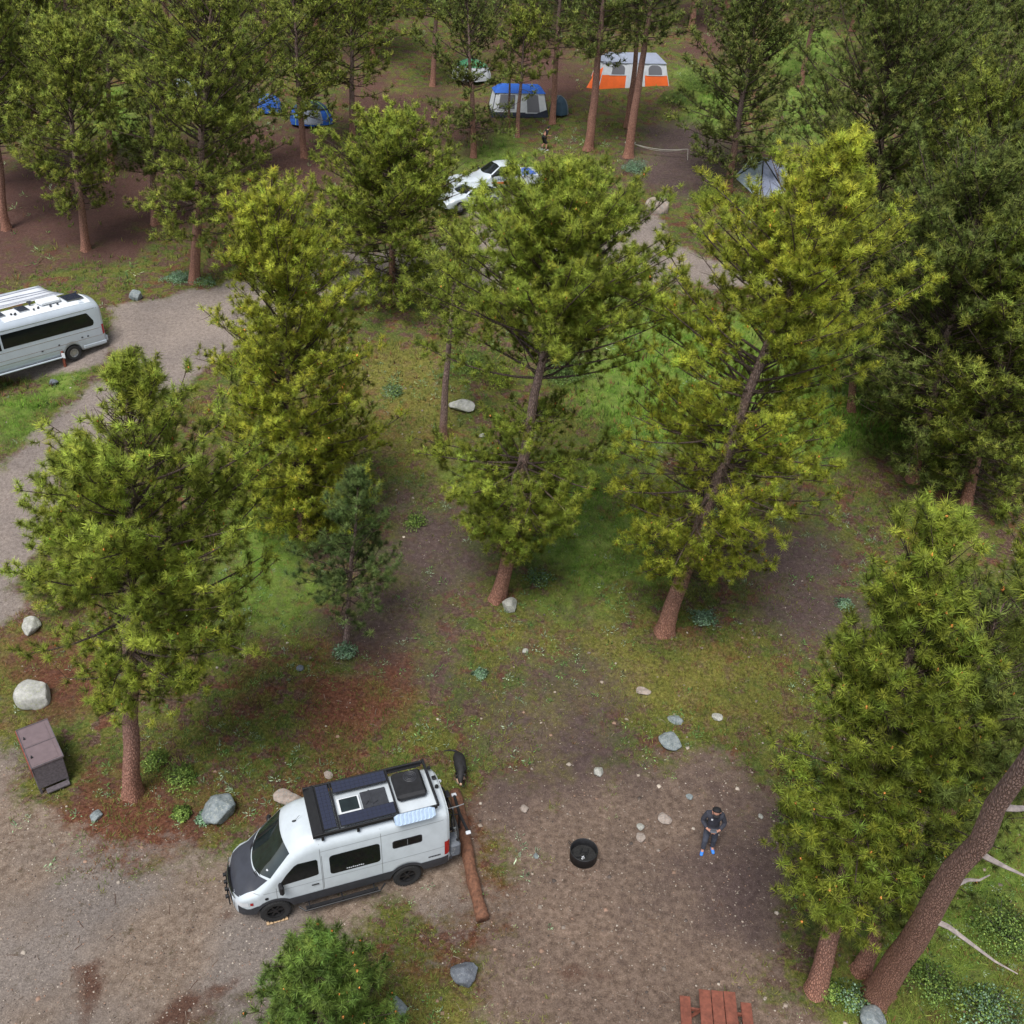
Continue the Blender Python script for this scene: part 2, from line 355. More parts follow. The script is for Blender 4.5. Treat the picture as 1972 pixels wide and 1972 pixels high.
Z['spill'] = [W2([(145, 1860), (185, 1855), (200, 1900), (178, 1960), (185, 2010), (150, 2010), (160, 1930)]), W2([(260, 1985), (330, 1915), (430, 1870), (520, 1850), (480, 1905), (380, 1960), (300, 2010)]), W2([(375, 1760), (440, 1740), (500, 1770), (440, 1790)]), W2([(1090, 1870), (1200, 1850), (1240, 1880), (1150, 1900)])]
AMP = {'spill': (.8, .5), 'road': (1.1, .6), 'pad': (1.5, 1.5), 'camp': (2.0, 1.8), 'dark': (2.4, 2.4), 'brown': (4.5, 3.5), 'red': (2.4, 2.0), 'green': (3.4, 3.0), 'olive': (3.4, 3.0)}
def zone(k, X, Y):
    amp, soft = AMP[k]
    d = np.full(X.shape, -1e9)
    for P in Z[k]: d = np.maximum(d, sdist(X, Y, P))
    nz = (fbm(X*.55, Y*.55, hash(len(k)*7) % 91, 4)-.5)*2*amp
    t = np.clip((d+nz)/soft*.5+.5, 0, 1)
    return t*t*(3-2*t)

# ---------------------------------------------------------------- ground sheet
def build_ground():
    ys = [-300, -100, -40, -15, -4, 2]; y = 5.
    while y < 150: ys.append(y); y += max(.17, (y-10)*.012 if y > 24 else .17)
    ys += [165, 190, 230, 300, 420, 650, 1100]
    ys = np.array(ys)
    t = np.concatenate([[-30, -12, -5, -2.5, -1.5], np.linspace(-1, 1, 380), [1.5, 2.5, 5, 12, 30]])
    hw = np.interp(ys, [-300, 0, 10, 17, 40, 110, 160, 1100], [40, 18, 18, 19, 30, 75, 100, 100])
    X = hw[:, None]*t[None]; Y = np.repeat(ys[:, None], len(t), 1)
    m = {k: zone(k, X, Y) for k in Z}
    Zz = zg(X, Y) + (fbm(X*3, Y*3, 9, 3)-.5)*.07*(1-np.maximum(m['road'], np.maximum(m['pad'], m['camp'])*.7))*(Y < 60)
    V = np.stack([X, Y, Zz], -1).reshape(-1, 3); r, c = X.shape
    I = np.arange(r*c).reshape(r, c); F = np.stack([I[:-1, :-1], I[:-1, 1:], I[1:, 1:], I[1:, :-1]], -1).reshape(-1, 4)
    def cell(k): a = m[k]; return ((a[:-1, :-1]+a[1:, 1:]+a[1:, :-1]+a[:-1, 1:])/4).ravel()
    cr, cp, cc = cell('road'), cell('pad'), cell('camp')
    cls = np.where(cr > .5, 1, np.where(cp > .5, 2, np.where(cc > .5, 3, 0)))
    A = {'za': ('road', 'pad', 'camp'), 'zb': ('dark', 'brown', 'red'), 'zc': ('green', 'olive', 'spill')}
    for k, (nm) in enumerate(('ground', 'gravel_road', 'parking_pad', 'dirt_clearing')):
        f = F[cls == k]; used, inv = np.unique(f, return_inverse=True)
        o = np_mesh(nm, V[used], inv.reshape(-1, 4), M['ground']); smooth(o.data)
        for an, ks in A.items():
            a = o.data.color_attributes.new(an, 'FLOAT_COLOR', 'POINT'); cc_ = np.ones((len(used), 4), np.float32)
            for j, kk in enumerate(ks): cc_[:, j] = m[kk].ravel()[used] if kk else 0
            a.data.foreach_set('color', cc_.ravel())
        tag(o, kind='structure')

def ground_mat():
    m = bpy.data.materials.new('forest_ground'); m.use_nodes = True; n = m.node_tree; b = n.nodes['Principled BSDF']; L = n.links.new
    b.inputs['Roughness'].default_value = .95; b.inputs['Specular IOR Level'].default_value = .15
    tc = n.nodes.new('ShaderNodeTexCoord')
    def noise(s, d=6, r=.6, off=0):
        mp = n.nodes.new('ShaderNodeMapping'); mp.inputs['Location'].default_value = (off, off*.7, 0); L(tc.outputs['Object'], mp.inputs[0])
        t = n.nodes.new('ShaderNodeTexNoise'); t.inputs['Scale'].default_value = s; t.inputs['Detail'].default_value = d; t.inputs['Roughness'].default_value = r
        L(mp.outputs[0], t.inputs['Vector']); return t.outputs[0]
    def ramp(src, stops):
        r = n.nodes.new('ShaderNodeValToRGB'); e = r.color_ramp.elements
        while len(e) < len(stops): e.new(.5)
        for i, (p, c) in enumerate(stops): e[i].position = p; e[i].color = (*c, 1)
        L(src, r.inputs[0]); return r.outputs[0]
    def mix(f, a, c, bt='MIX'):
        x = n.nodes.new('ShaderNodeMix'); x.data_type = 'RGBA'; x.blend_type = bt
        if isinstance(f, float): x.inputs[0].default_value = f
        else: L(f, x.inputs[0])
        L(a, x.inputs[6]); L(c, x.inputs[7]); return x.outputs[2]
    def sharp(mask, nz, w=.22, gain=1.0):
        # mask pushed to a ragged edge by noise
        a = n.nodes.new('ShaderNodeMath'); a.operation = 'MULTIPLY_ADD'; L(nz, a.inputs[0]); a.inputs[1].default_value = 1.5; a.inputs[2].default_value = -.75
        g_ = n.nodes.new('ShaderNodeMath'); g_.operation = 'MULTIPLY'; g_.inputs[1].default_value = gain; L(mask, g_.inputs[0])
        s = n.nodes.new('ShaderNodeMath'); s.operation = 'ADD'; L(g_.outputs[0], s.inputs[0]); L(a.outputs[0], s.inputs[1])
        r = n.nodes.new('ShaderNodeMapRange'); r.inputs['From Min'].default_value = .5-w; r.inputs['From Max'].default_value = .5+w; L(s.outputs[0], r.inputs[0]); return r.outputs[0]
    masks = {}
    for an, ks in (('za', ('road', 'pad', 'camp')), ('zb', ('dark', 'brown', 'red')), ('zc', ('green', 'olive', 'spill'))):
        at = n.nodes.new('ShaderNodeAttribute'); at.attribute_name = an; sp = n.nodes.new('ShaderNodeSeparateColor'); L(at.outputs['Color'], sp.inputs[0])
        for j, k in enumerate(ks):
            if k: masks[k] = sp.outputs[j]
    big = noise(.35, 5); mid = noise(1.6, 6, .65, 5); fine = noise(9, 8, .75, 11); vf = noise(26, 6, .9, 3)
    edge = noise(2.6, 8, .75, 21)
    edge2 = noise(1.7, 9, .82, 91)
    dirt = ramp(fine, [(.34, (.04, .023, .017)), (.5, (.105, .062, .045)), (.64, (.20, .135, .10))])
    mossy = ramp(fine, [(.34, (.045, .055, .012)), (.5, (.115, .125, .025)), (.66, (.21, .20, .06))])
    litter = ramp(fine, [(.34, (.055, .022, .014)), (.52, (.145, .058, .034)), (.68, (.24, .12, .075))])
    leafg = ramp(fine, [(.34, (.035, .055, .012)), (.52, (.085, .120, .024)), (.66, (.165, .205, .055))])
    c = mix(ramp(mid, [(.46, (0, 0, 0)), (.51, (1, 1, 1))]), dirt, mossy)
    c = mix(ramp(noise(.9, 6, .7, 40), [(.55, (0, 0, 0)), (.60, (.85, .85, .85))]), c, litter)
    c = mix(ramp(noise(1.1, 6, .7, 70), [(.52, (0, 0, 0)), (.57, (.9, .9, .9))]), c, leafg)
    c = mix(sharp(masks['olive'], edge2, .3, .62), c, ramp(fine, [(.34, (.07, .05, .018)), (.46, (.15, .14, .03)), (.64, (.29, .26, .07))]))
    c = mix(sharp(masks['green'], edge2, .3, .85), c, ramp(mid, [(.3, (.07, .135, .018)), (.5, (.13, .205, .034)), (.68, (.22, .285, .065))]))
    c = mix(sharp(masks['brown'], edge2, .3, .85), c, ramp(fine, [(.25, (.05, .025, .02)), (.5, (.105, .055, .045)), (.75, (.16, .095, .08))]))
    c = mix(sharp(masks['red'], edge2, .3, .85), c, litter)
    # bare ground
    campc = ramp(noise(5, 8, .75, 2), [(.32, (.10, .069, .052)), (.5, (.20, .145, .112)), (.67, (.31, .23, .18))])
    c = mix(sharp(masks['camp'], edge), c, campc)
    darkc = ramp(noise(6, 8, .75, 12), [(.25, (.05, .034, .03)), (.5, (.10, .07, .065)), (.75, (.17, .125, .115))])
    dm = sharp(masks['dark'], edge, .5)
    c = mix(dm, c, darkc)
    padc = ramp(noise(4, 9, .8, 31), [(.33, (.12, .084, .062)), (.5, (.245, .188, .146)), (.66, (.37, .295, .235))])
    padg = ramp(noise(8, 8, .8, 33), [(.3, (.13, .108, .092)), (.5, (.25, .213, .188)), (.7, (.36, .31, .275))])
    padc = mix(ramp(noise(.22, 3, .5, 55), [(.42, (0, 0, 0)), (.58, (1, 1, 1))]), padc, padg)
    # leaf litter streaks lying on the pad
    padc = mix(ramp(noise(1.3, 9, .8, 61), [(.57, (0, 0, 0)), (.66, (.8, .8, .8))]), padc, ramp(fine, [(.3, (.05, .03, .02)), (.7, (.12, .10, .045))]))
    c = mix(sharp(masks['pad'], edge), c, padc)
    roadc = ramp(noise(7, 8, .75, 51), [(.3, (.16, .13, .112)), (.5, (.255, .215, .19)), (.7, (.34, .29, .26))])
    c = mix(sharp(masks['spill'], edge2, .25, .85), c, ramp(fine, [(.3, (.06, .028, .022)), (.6, (.15, .085, .06))]))
    c = mix(sharp(masks['road'], edge, .3), c, roadc)
    # pebbles
    vo = n.nodes.new('ShaderNodeTexVoronoi'); vo.inputs['Scale'].default_value = 16; L(tc.outputs['Object'], vo.inputs['Vector'])
    sp = ramp(vo.outputs['Distance'], [(.0, (1, 1, 1)), (.22, (0, 0, 0))])
    rnd = n.nodes.new('ShaderNodeSeparateColor'); L(vo.outputs['Color'], rnd.inputs[0])
    gt = n.nodes.new('ShaderNodeMath'); gt.operation = 'GREATER_THAN'; gt.inputs[1].default_value = .9; L(rnd.outputs[0], gt.inputs[0])
    ml = n.nodes.new('ShaderNodeMath'); ml.operation = 'MULTIPLY'; L(gt.outputs[0], ml.inputs[0]); L(sp, ml.inputs[1])
    pc = n.nodes.new('ShaderNodeRGB'); pc.outputs[0].default_value = (.42, .36, .32, 1)
    c = mix(ml.outputs[0], c, pc.outputs[0])
    c = mix(1.0, c, ramp(vf, [(.30, (.42, .40, .38)), (.5, (.98, .98, .98)), (.70, (1.62, 1.58, 1.5))]), 'MULTIPLY')
    c = mix(1.0, c, ramp(big, [(.3, (.8, .8, .82)), (.7, (1.12, 1.1, 1.08))]), 'MULTIPLY')
    L(c, b.inputs['Base Color'])
    bp = n.nodes.new('ShaderNodeBump'); bp.inputs['Strength'].default_value = .9; bp.inputs['Distance'].default_value = .05
    L(vf, bp.inputs['Height']); L(bp.outputs[0], b.inputs['Normal'])
    return m
M['ground'] = ground_mat()
build_ground()

# ---------------------------------------------------------------- vehicles
def ell(xs): return np.array(xs, float)
class Shell:
    """vehicle body: half width W(x), crown height T(x), corner radius Rr(x), sill B(x), tumblehome a above z0"""
    def __init__(s, W, T, Rr, z0=1.15, zs=1.6, a=.13, n=2.5, sill=.42, arches=(), ar=.47, az=.40):
        s.W, s.T, s.Rr, s.z0, s.zs, s.a, s.n = W, T, Rr, z0, zs, a, n; s.sill, s.arches, s.ar, s.az = sill, arches, ar, az
    def f(s, t, x): return float(np.interp(x, [p[0] for p in t], [p[1] for p in t]))
    def bot(s, x):
        z = s.sill
        for xa in s.arches:
            d = abs(x-xa)
            if d < s.ar: z = max(z, s.az+math.sqrt(s.ar**2-d*d))
        return z
    def tap(s, z): return 1-s.a*max(0, (z-s.z0)/s.zs)**1.4 - .05*max(0, (.75-z)/.4)**2
    def side(s, x, z):
        W, T, r = s.f(s.W, x), s.f(s.T, x), s.f(s.Rr, x); zc = T-r; y = W*s.tap(z)
        if z > zc: y *= max(0, 1-((z-zc)/r)**s.n)**(1/s.n)
        return y
    def top(s, x, y):
        W, T, r = s.f(s.W, x), s.f(s.T, x), s.f(s.Rr, x); Wt = W*s.tap(T-r*.3)
        return T-r+r*max(0, 1-(min(abs(y)/Wt, 1))**s.n)**(1/s.n)
    def ring(s, x, zmax=None, zmin=None):
        T, r = s.f(s.T, x), s.f(s.Rr, x); zb = s.bot(x) if zmin is None else zmin; zc = max(T-r, zb+.02); h = []
        if zmax is not None:
            for i in range(6): z = zb+(zmax-zb)*i/5; h.append((s.side(x, z), z))
            return h
        for i in range(8): z = zb+(zc-zb)*i/8; h.append((s.f(s.W, x)*s.tap(z), z))
        for i in range(13):
            a = math.pi/2*i/12; W = s.f(s.W, x)
            z = zc+(T-zc)*math.sin(a)**(2/s.n); h.append((W*s.tap(z)*max(0, math.cos(a))**(2/s.n), z))
        return h
    def body(s, name, mt, parent, xs):
        mb = MB(); rows = []
        for x in xs:
            h = s.ring(x); rows.append([(x, y, z) for y, z in h]+[(x, -y, z) for y, z in h[::-1][1:]])
        mb.grid(rows); n = len(rows[0]); k = len(mb.v)
        mb.f.append(tuple(range(n))); mb.m.append(0); mb.f.append(tuple(range(k-n, k))[::-1]); mb.m.append(0)
        # floor
        for i in range(len(xs)-1): mb.f.append((i*n, (i+1)*n, (i+1)*n+n-1, i*n+n-1)); mb.m.append(0)
        return mb.build(name, mt, parent, True)
    def side_patch(s, name, mt, parent, xs, lo, hi, sg=1, off=.006, n=8, sm=True):
        P = []
        for x in xs:
            a, b = s.f(lo, x), s.f(hi, x); P.append([(x, sg*(s.side(x, a+(b-a)*i/n)+off), a+(b-a)*i/n) for i in range(n+1)])
        mb = MB(); mb.grid(P); return mb.build(name, mt, parent, sm)
    def top_patch(s, name, mt, parent, x0, x1, ymax, n=10, m=18, off=.008):
        """x0(y), x1(y) callables, ymax(fraction u)->|y| limit"""
        P = []
        for i in range(n+1):
            row = []
            for j in range(m+1):
                u = j/m*2-1; yy = u*(ymax(i/n)); x = x0(yy)+(x1(yy)-x0(yy))*i/n
                row.append((x, yy, s.top(x, yy)+off))
            P.append(row)
        mb = MB(); mb.grid(P); return mb.build(name, mt, parent, True)
def rr(x0, x1, z0, z1, r=.08):
    """rounded rectangle as lower and upper curves"""
    lo = [(x0, z0+r), (x0+r*.3, z0+r*.3), (x0+r, z0), (x1-r, z0), (x1-r*.3, z0+r*.3), (x1, z0+r)]
    hi = [(x0, z1-r), (x0+r*.3, z1-r*.3), (x0+r, z1), (x1-r, z1), (x1-r*.3, z1-r*.3), (x1, z1-r)]
    xs = sorted({p[0] for p in lo}) ; xs = sorted(set(xs) | set(np.linspace(x0+r, x1-r, 12)))
    return xs, lo, hi
def wheel(parent, x, y, z, R_, wd, sg, rimm, spokes=6, rr_=.62):
    t = MB(); h = wd/2
    t.lathe([(R_*rr_, -h*.9), (R_*.93, -h), (R_, -h*.75), (R_, h*.75), (R_*.93, h), (R_*rr_, h*.9)], (x, y, z), 'y', 32)
    for k in range(30):  # tread blocks
        a = 2*math.pi*k/30
        t.box((x+R_*math.cos(a), y, z+R_*math.sin(a)), (.035, wd*.96, .02), Matrix.Rotation(-a+math.pi/2, 3, 'Y'))
    wh = thing('wheel', None, None, (0, 0, 0)); wh.parent = parent
    for k in ('label', 'category'):
        if k in wh: del wh[k]
    t.build('tyre', M['tyre'], wh, False)
    r = MB(); yo = y+sg*h*.55
    r.lathe([(R_*rr_, yo-y-sg*h*1.2), (R_*rr_, sg*h*.85), (R_*(rr_-.06), sg*h*.8), (R_*(rr_-.08), sg*h*.2)], (x, y, z), 'y', 32)
    r.lathe([(R_*(rr_-.08), sg*h*.15), (.0, sg*h*.15)], (x, y, z), 'y', 32)
    for k in range(spokes):
        a = 2*math.pi*k/spokes; c = (x+R_*.33*math.cos(a), y+sg*h*.5, z+R_*.33*math.sin(a))
        r.box(c, (R_*.52, .03, R_*.13), Matrix.Rotation(-a, 3, 'Y'))
    r.lathe([(R_*.16, sg*h*.2), (R_*.15, sg*h*.75), (0, sg*h*.78)], (x, y, z), 'y', 16)
    r.build('rim', rimm, wh)
    return wh

def text_mesh(name, s, size, mt, parent, loc, rot, ext=.004):
    cu = bpy.data.curves.new(name, 'FONT'); cu.body = s; cu.size = size; cu.extrude = ext; cu.align_x = 'CENTER'
    tmp = bpy.data.objects.new(name, cu); col.objects.link(tmp)
    bpy.context.view_layer.update()
    me = bpy.data.meshes.new_from_object(tmp.evaluated_get(bpy.context.evaluated_depsgraph_get())); me.materials.clear(); me.materials.append(mt)
    bpy.data.objects.remove(tmp); me.name = name
    o = bpy.data.objects.new(name, me); col.objects.link(o); o.parent = parent; o.location = loc; o.rotation_euler = rot
    return o

# ---- the white camper van
VX, VY, VH = -6.22, 16.72, 3.512
van = thing('camper_van', 'white camper van with dark grey hood and black roof rack of solar panels', 'van', (VX, VY, float(zg(VX, VY))+.02), VH)
vs = Shell(W=[(-4.93, .90), (-4.86, .965), (-4.7, .99), (-4.2, 1.0), (0, 1.0), (.4, .985), (.65, .95), (.85, .87), (.97, .74), (1.05, .5)],
           T=[(-4.93, 2.56), (-4.86, 2.64), (-4.7, 2.69), (-4, 2.73), (-1.25, 2.73), (-.95, 2.70), (-.7, 2.60), (-.5, 2.44), (-.4, 2.33), (0, 1.87), (.42, 1.40), (.48, 1.36), (.7, 1.27), (.88, 1.14), (.98, 1.0), (1.05, .86)],
           Rr=[(-5, .42), (-1.2, .42), (-.4, .5), (.42, .34), (.6, .25), (1.05, .2)], arches=(0, -3.665), ar=.49, az=.36, sill=.44)
xs = sorted(set(np.round(np.concatenate([np.linspace(-4.93, 1.05, 60), np.linspace(-.5, .5, 31), np.linspace(-4.165, -3.165, 31), [-4.9, -4.86, .97, .99, 1.02]]), 4)))
vs.body('body', M['white'], van, xs)
vs.top_patch('windshield', M['wind'], van, lambda y: .40-.36*(abs(y)/.86)**2.2, lambda y: -.43-.13*(abs(y)/.78)**2, lambda u: .885-.115*u, 14, 24)
vs.top_patch('hood', M['hood'], van, lambda y: 1.045-.20*(abs(y)/.8)**2.5, lambda y: .43-.33*(abs(y)/.86)**2.2, lambda u: .72+.15*u**.6, 12, 20, .01)
for sg in (1, -1):
    mb = MB()
    for k in range(4):
        xx = .36-.035*k
        mb.box((xx, sg*(.50), vs.top(xx, .5)+.018), (.016, .26, .008), zrot(sg*.35))
    mb.build('hood_vent', M['black'], van)
    # side glass
    lo = [(-1.24, 1.50), (-1.2, 1.46), (-1.0, 1.44), (-.25, 1.40), (-.18, 1.41)]
    hi = [(-1.24, 1.98), (-1.2, 2.04), (-.72, 2.05), (-.62, 2.0), (-.4, 1.76), (-.18, 1.44)]
    vs.side_patch('door_window', M['glass'], van, sorted({p[0] for p in lo+hi} | set(np.linspace(-1.2, -.2, 14))), lo, hi, sg)
    X_, l, h = rr(-2.93, -1.55, 1.34, 2.04, .09); vs.side_patch('side_window', M['glass'], van, X_, l, h, sg)
    X_, l, h = rr(-4.12, -3.28, 1.68, 1.97, .06); wf = vs.side_patch('slider_window', M['black'], van, X_, l, h, sg, .008)
    X_, l, h = rr(-4.08, -3.32, 1.72, 1.93, .05); vs.side_patch('pane', M['glass'], wf, X_, l, h, sg, .014)
    mb = MB(); mb.box((-3.70, sg*(vs.side(-3.7, 1.82)+.018), 1.825), (.012, .008, .22)); mb.build('mullion', M['grey'], wf)
    # lower cladding and arch flares
    xa = sorted(set(np.round(np.concatenate([np.linspace(-4.88, 1.03, 60), np.linspace(-.5, .5, 31), np.linspace(-4.165, -3.165, 31)]), 4)))
    P = []
    for x in xa:
        b = vs.bot(x); t = .80
        for xw in (0, -3.665):
            d = abs(x-xw)
            if d < .66: t = max(t, .36+math.sqrt(max(0, .59**2-min(d, .59)**2)))
        if x > .45: t = np.interp(x, [.45, .7, .82, 1.03], [.80, .70, .78, .84])
        P.append([(x, sg*(vs.side(x, b+(t-b)*i/5)+.012), b+(t-b)*i/5) for i in range(6)])
    mb = MB(); mb.grid(P); mb.build('lower_cladding', M['dark'], van, True)
    # door seams
    mb = MB()
    for xx, z0, z1 in ((-.10, .85, 1.35), (-1.33, .5, 2.5), (-2.98, .5, 2.5), (-1.36, .85, 2.12)):
        zz = np.linspace(z0, z1, 14); mb.grid([[(xx+dx, sg*(vs.side(xx, z)+.004), z) for z in zz] for dx in (0, .013)])
    xq = np.linspace(-4.75, -1.33, 30); mb.grid([[(x, sg*(vs.side(x, z)+.004), z) for x in xq] for z in (2.26, 2.272)])
    xq = np.linspace(-4.75, .5, 40); mb.grid([[(x, sg*(vs.side(x, z)+.003), z) for x in xq] for z in (1.22, 1.231)])
    mb.build('door_seam', M['grey'], van)
    mb = MB(); mb.box((-1.12, sg*(vs.side(-1.1, 1.12)+.02), 1.12), (.2, .03, .035), bev=.01); mb.build('door_handle', M['black'], van)
    mb = MB(); mb.box((-.22, sg*1.17, 1.50), (.12, .22, .34), zrot(sg*.15), .04); mb.box((-.22, sg*1.04, 1.36), (.08, .2, .05)); mb.build('mirror', M['black'], van)
    mb = MB(); yy = .74
    mb.grid([[(x, sg*(vs.side(x, z)+.012), z) for x in np.linspace(.66, .985, 8)] for z in np.linspace(.82, .985, 4)]); mb.build('headlight', M['lamp'], van, True)
    mb = MB(); mb.grid([[(x, sg*(vs.side(x, z)+.015), z) for x in np.linspace(.54, .62, 3)] for z in np.linspace(.86, .97, 3)]); mb.build('turn_signal', M['red'], van)
    mb = MB(); mb.grid([[(x, sg*(vs.side(x, z)+.014), z) for x in np.linspace(-4.92, -4.76, 5)] for z in np.linspace(.88, 1.42, 8)]); mb.build('tail_light', M['red'], van, True)
    # side step
    mb = MB(); mb.tube([(-.62, sg*1.0, .33), (-.78, sg*1.16, .30), (-2.85, sg*1.16, .30), (-3.02, sg*1.0, .33)], .028, 8)
    mb.box((-1.8, sg*1.10, .34), (2.0, .10, .02))
    for xx in (-.9, -1.8, -2.7): mb.box((xx, sg*1.02, .36), (.04, .26, .04))
    mb.build('side_step', M['black'], van)
    wheel(van, 0, sg*.90, .40 if True else 0, .40, .26, sg, M['rimb']); wheel(van, -3.665, sg*.90, .39, .39, .26, sg, M['rimb'])
    # roof rack rails
    mb = MB(); mb.box((-2.9, sg*.83, 2.80), (3.4, .05, .13), bev=.01)
    mb.box((-2.9, sg*.78, 2.74), (3.3, .06, .03))
    for xx in (-1.45, -2.4, -3.4, -4.4): mb.box((xx, sg*.85, 2.70), (.07, .05, .16))
    mb.build('rack_rail', M['black'], van)
mb = MB()
P = [(.97, .0), (1.06, 0)]
rows = []
for j in range(17):
    u = j/16*2-1; y = u*.80; xx = 1.075-.30*abs(u)**2.6; rows.append([(xx-.02, y, .44), (xx+.05, y, .50), (xx+.05, y, .72), (xx+.02, y, .90)])
mb.grid(rows); mb.build('front_bumper', M['dark'], van, True)
mb = MB(); rows = []
for j in range(13):
    u = j/12*2-1; y = u*.50; xx = 1.105-.09*abs(u)**2; rows.append([(xx-.0, y, .80), (xx-.03, y, .90), (xx-.06, y, .975)])
mb.grid(rows); mb.build('grille', M['black'], van)
mb = MB()
for z, o in ((.84, .01), (.895, 0), (.95, -.012)):
    mb.tube([(1.10+o-.06*(u**2), u*.46, z) for u in np.linspace(-1, 1, 9)], .011, 6)
mb.tube([(1.10-.12*(abs(u)**2.2), u*.68, .985) for u in np.linspace(-1, 1, 13)], .016, 6, mi=0)
mb.build('grille_trim', M['chrome'], van)
mb = MB()
for y in (-.36, -.12, .12, .36):
    mb.lathe([(.0, -.05), (.05, -.05), (.06, .03), (0, .035)], (1.19, y, .72), 'x', 14); mb.box((1.14, y, .66), (.05, .03, .1))
mb.tube([(1.13, -.55, .60), (1.17, 0, .60), (1.13, .55, .60)], .02, 6)
mb.build('light_bar', M['black'], van)
# roof equipment
mb = MB(); mb.add([(-1.20, -.84, 2.745), (-1.20, .84, 2.745), (-1.47, .84, 2.90), (-1.47, -.84, 2.90), (-1.47, -.84, 2.74), (-1.47, .84, 2.74)], [(0, 3, 2, 1), (0, 4, 3), (1, 2, 5), (3, 4, 5, 2)])
mb.build('rack_fairing', M['black'], van)
for xx in (-1.5, -1.92, -3.52): mb = MB(); mb.box((xx, 0, 2.825), (.05, 1.62, .05)); mb.build('rack_crossbar', M['black'], van)
mb = MB(); mb.box((-4.62, 0, 2.86), (.06, 1.7, .12), bev=.01); mb.build('rack_crossbar', M['black'], van)
def panel(x0, x1, y0, y1, z, mt=M['solar'], cells=(6, 3), parent=None, name='solar_panel', frame=M['black']):
    mb = MB(); mb.box(((x0+x1)/2, (y0+y1)/2, z), (x1-x0, y1-y0, .03), bev=.004); o = mb.build(name, frame, parent)
    c = MB(); nx, ny = cells; dx = (x1-x0-.03)/nx; dy = (y1-y0-.03)/ny
    for i in range(nx):
        for j in range(ny): c.box((x0+.015+dx*(i+.5), y0+.015+dy*(j+.5), z+.018), (dx-.006, dy-.006, .004))
    c.build('solar_cell', mt, o); return o
panel(-1.87, -1.51, -.76, .76, 2.875, parent=van, cells=(3, 12))
panel(-3.48, -1.96, -.78, -.38, 2.875, parent=van, cells=(12, 3))
panel(-3.48, -1.96, .38, .78, 2.875, parent=van, cells=(12, 3))
mb = MB(); mb.box((-2.32, .05, 2.78), (.62, .56, .06), bev=.02); sk = mb.build('skylight', M['rvroof'], van)
mb = MB(); mb.box((-2.32, .05, 2.825), (.50, .44, .03), bev=.012); mb.build('pane', M['wind'], sk)
mb = MB(); mb.box((-3.02, .02, 2.775), (.70, .60, .05), bev=.01); mb.box((-2.92, .02, 2.81), (.04, .6, .02)); mb.tube([(-2.75, .2, 2.82), (-2.85, .1, 2.83), (-2.95, .22, 2.82), (-3.1, .15, 2.82)], .01, 5)
mb.build('roof_panel', M['dark'], van)
mb = MB(); mb.box((-4.02, -.07, 2.87), (.84, .92, .24), bev=.07); ac = mb.build('air_conditioner', M['iron'], van)
mb = MB()
for r_ in (.07, .12, .17): mb.lathe([(r_, 0), (r_+.012, .008), (r_+.024, 0)], (-4.1, -.25, 2.99), 'z', 28)
for k in range(6): mb.box((-4.1+.09*math.cos(k*math.pi/3), -.25+.09*math.sin(k*math.pi/3), 2.995), (.17, .012, .008), zrot(k*math.pi/3))
mb.build('fan_grille', M['dark'], ac)
mb = MB(); mb.box((-.82, .05, 2.69), (.11, .04, .06), bev=.018); mb.tube([(-.86, .05, 2.72), (-.98, .05, 2.86)], .005, 5); mb.build('antenna', M['black'], van)
for xx, yy, zz in ((-4.75, -.62, 2.70), (-4.78, .1, 2.71)): mb = MB(); mb.lathe([(.0, .05), (.05, .05), (.055, 0)], (xx, yy, zz), 'z', 14); mb.build('roof_camera', M['black'], van)
mb = MB(); mb.box((-4.80, -.25, 2.70), (.12, .14, .06), bev=.02)
mb.build('roof_camera', M['black'], van)
mb = MB()
mb.tube([(-4.93, -.5, 2.2), (-5.02, -.5, 2.2), (-5.02, -.5, .55), (-4.93, -.5, .55)], .02, 6); mb.tube([(-4.93, -.15, 2.2), (-5.02, -.15, 2.2), (-5.02, -.15, .55), (-4.93, -.15, .55)], .02, 6)
for z in np.arange(.7, 2.2, .28): mb.tube([(-5.02, -.5, z), (-5.02, -.15, z)], .016, 6)
mb.build('ladder', M['black'], van)
mb = MB(); X0 = -4.93
mb.box((X0-.008, 0, 1.55), (.012, 1.45, .75), bev=.0); mb.build('rear_window', M['glass'], van)
mb = MB(); mb.box((-4.98, 0, .56), (.12, 1.8, .2), bev=.03); mb.build('rear_bumper', M['dark'], van)
# the folded bike carrier: an arm with a padded bar and white end caps
mb = MB(); mb.box((-5.25, 0, .62), (.55, .07, .07)); mb.box((-5.5, 0, .9), (.06, .07, .6)); mb.tube([(-5.5, 0, 1.18), (-5.06, 0, 1.3)], .018, 6)
mb.tube([(-5.55, -.68, 1.18), (-5.5, 0, 1.2), (-5.55, .64, 1.18)], .045, 10)
bc = mb.build('bike_carrier', M['black'], van)
for yy in (-.73, .70): mb = MB(); mb.box((-5.55, yy, 1.18), (.15, .11, .07), bev=.02); mb.build('end_cap', M['wn'], bc)
mb = MB(); mb.box((-5.1, -.80, 1.85), (.15, .1, .07), bev=.02); mb.build('end_cap', M['wn'], bc)
mb = MB(); mb.box((-5.12, .66, .80), (.30, .5, .50), bev=.05); mb.build('storage_box', M['rockblue'], van)
mb = MB(); mb.lathe([(.0, 0), (.035, 0), (.035, .004), (0, .004)], (.05, .66, vs.top(.05, .66)+.015), 'z', 14); mb.build('sticker', M['wn'], van)
mb = MB()
for k in range(9): mb.box((-2.45+.055*k, vs.side(-2.3, 1.42)+.012, 1.415+.006*(k % 3)), (.04, .004, .028+.01*(k % 2)))
mb.build('window_decal', M['wn'], van)
mb = MB()
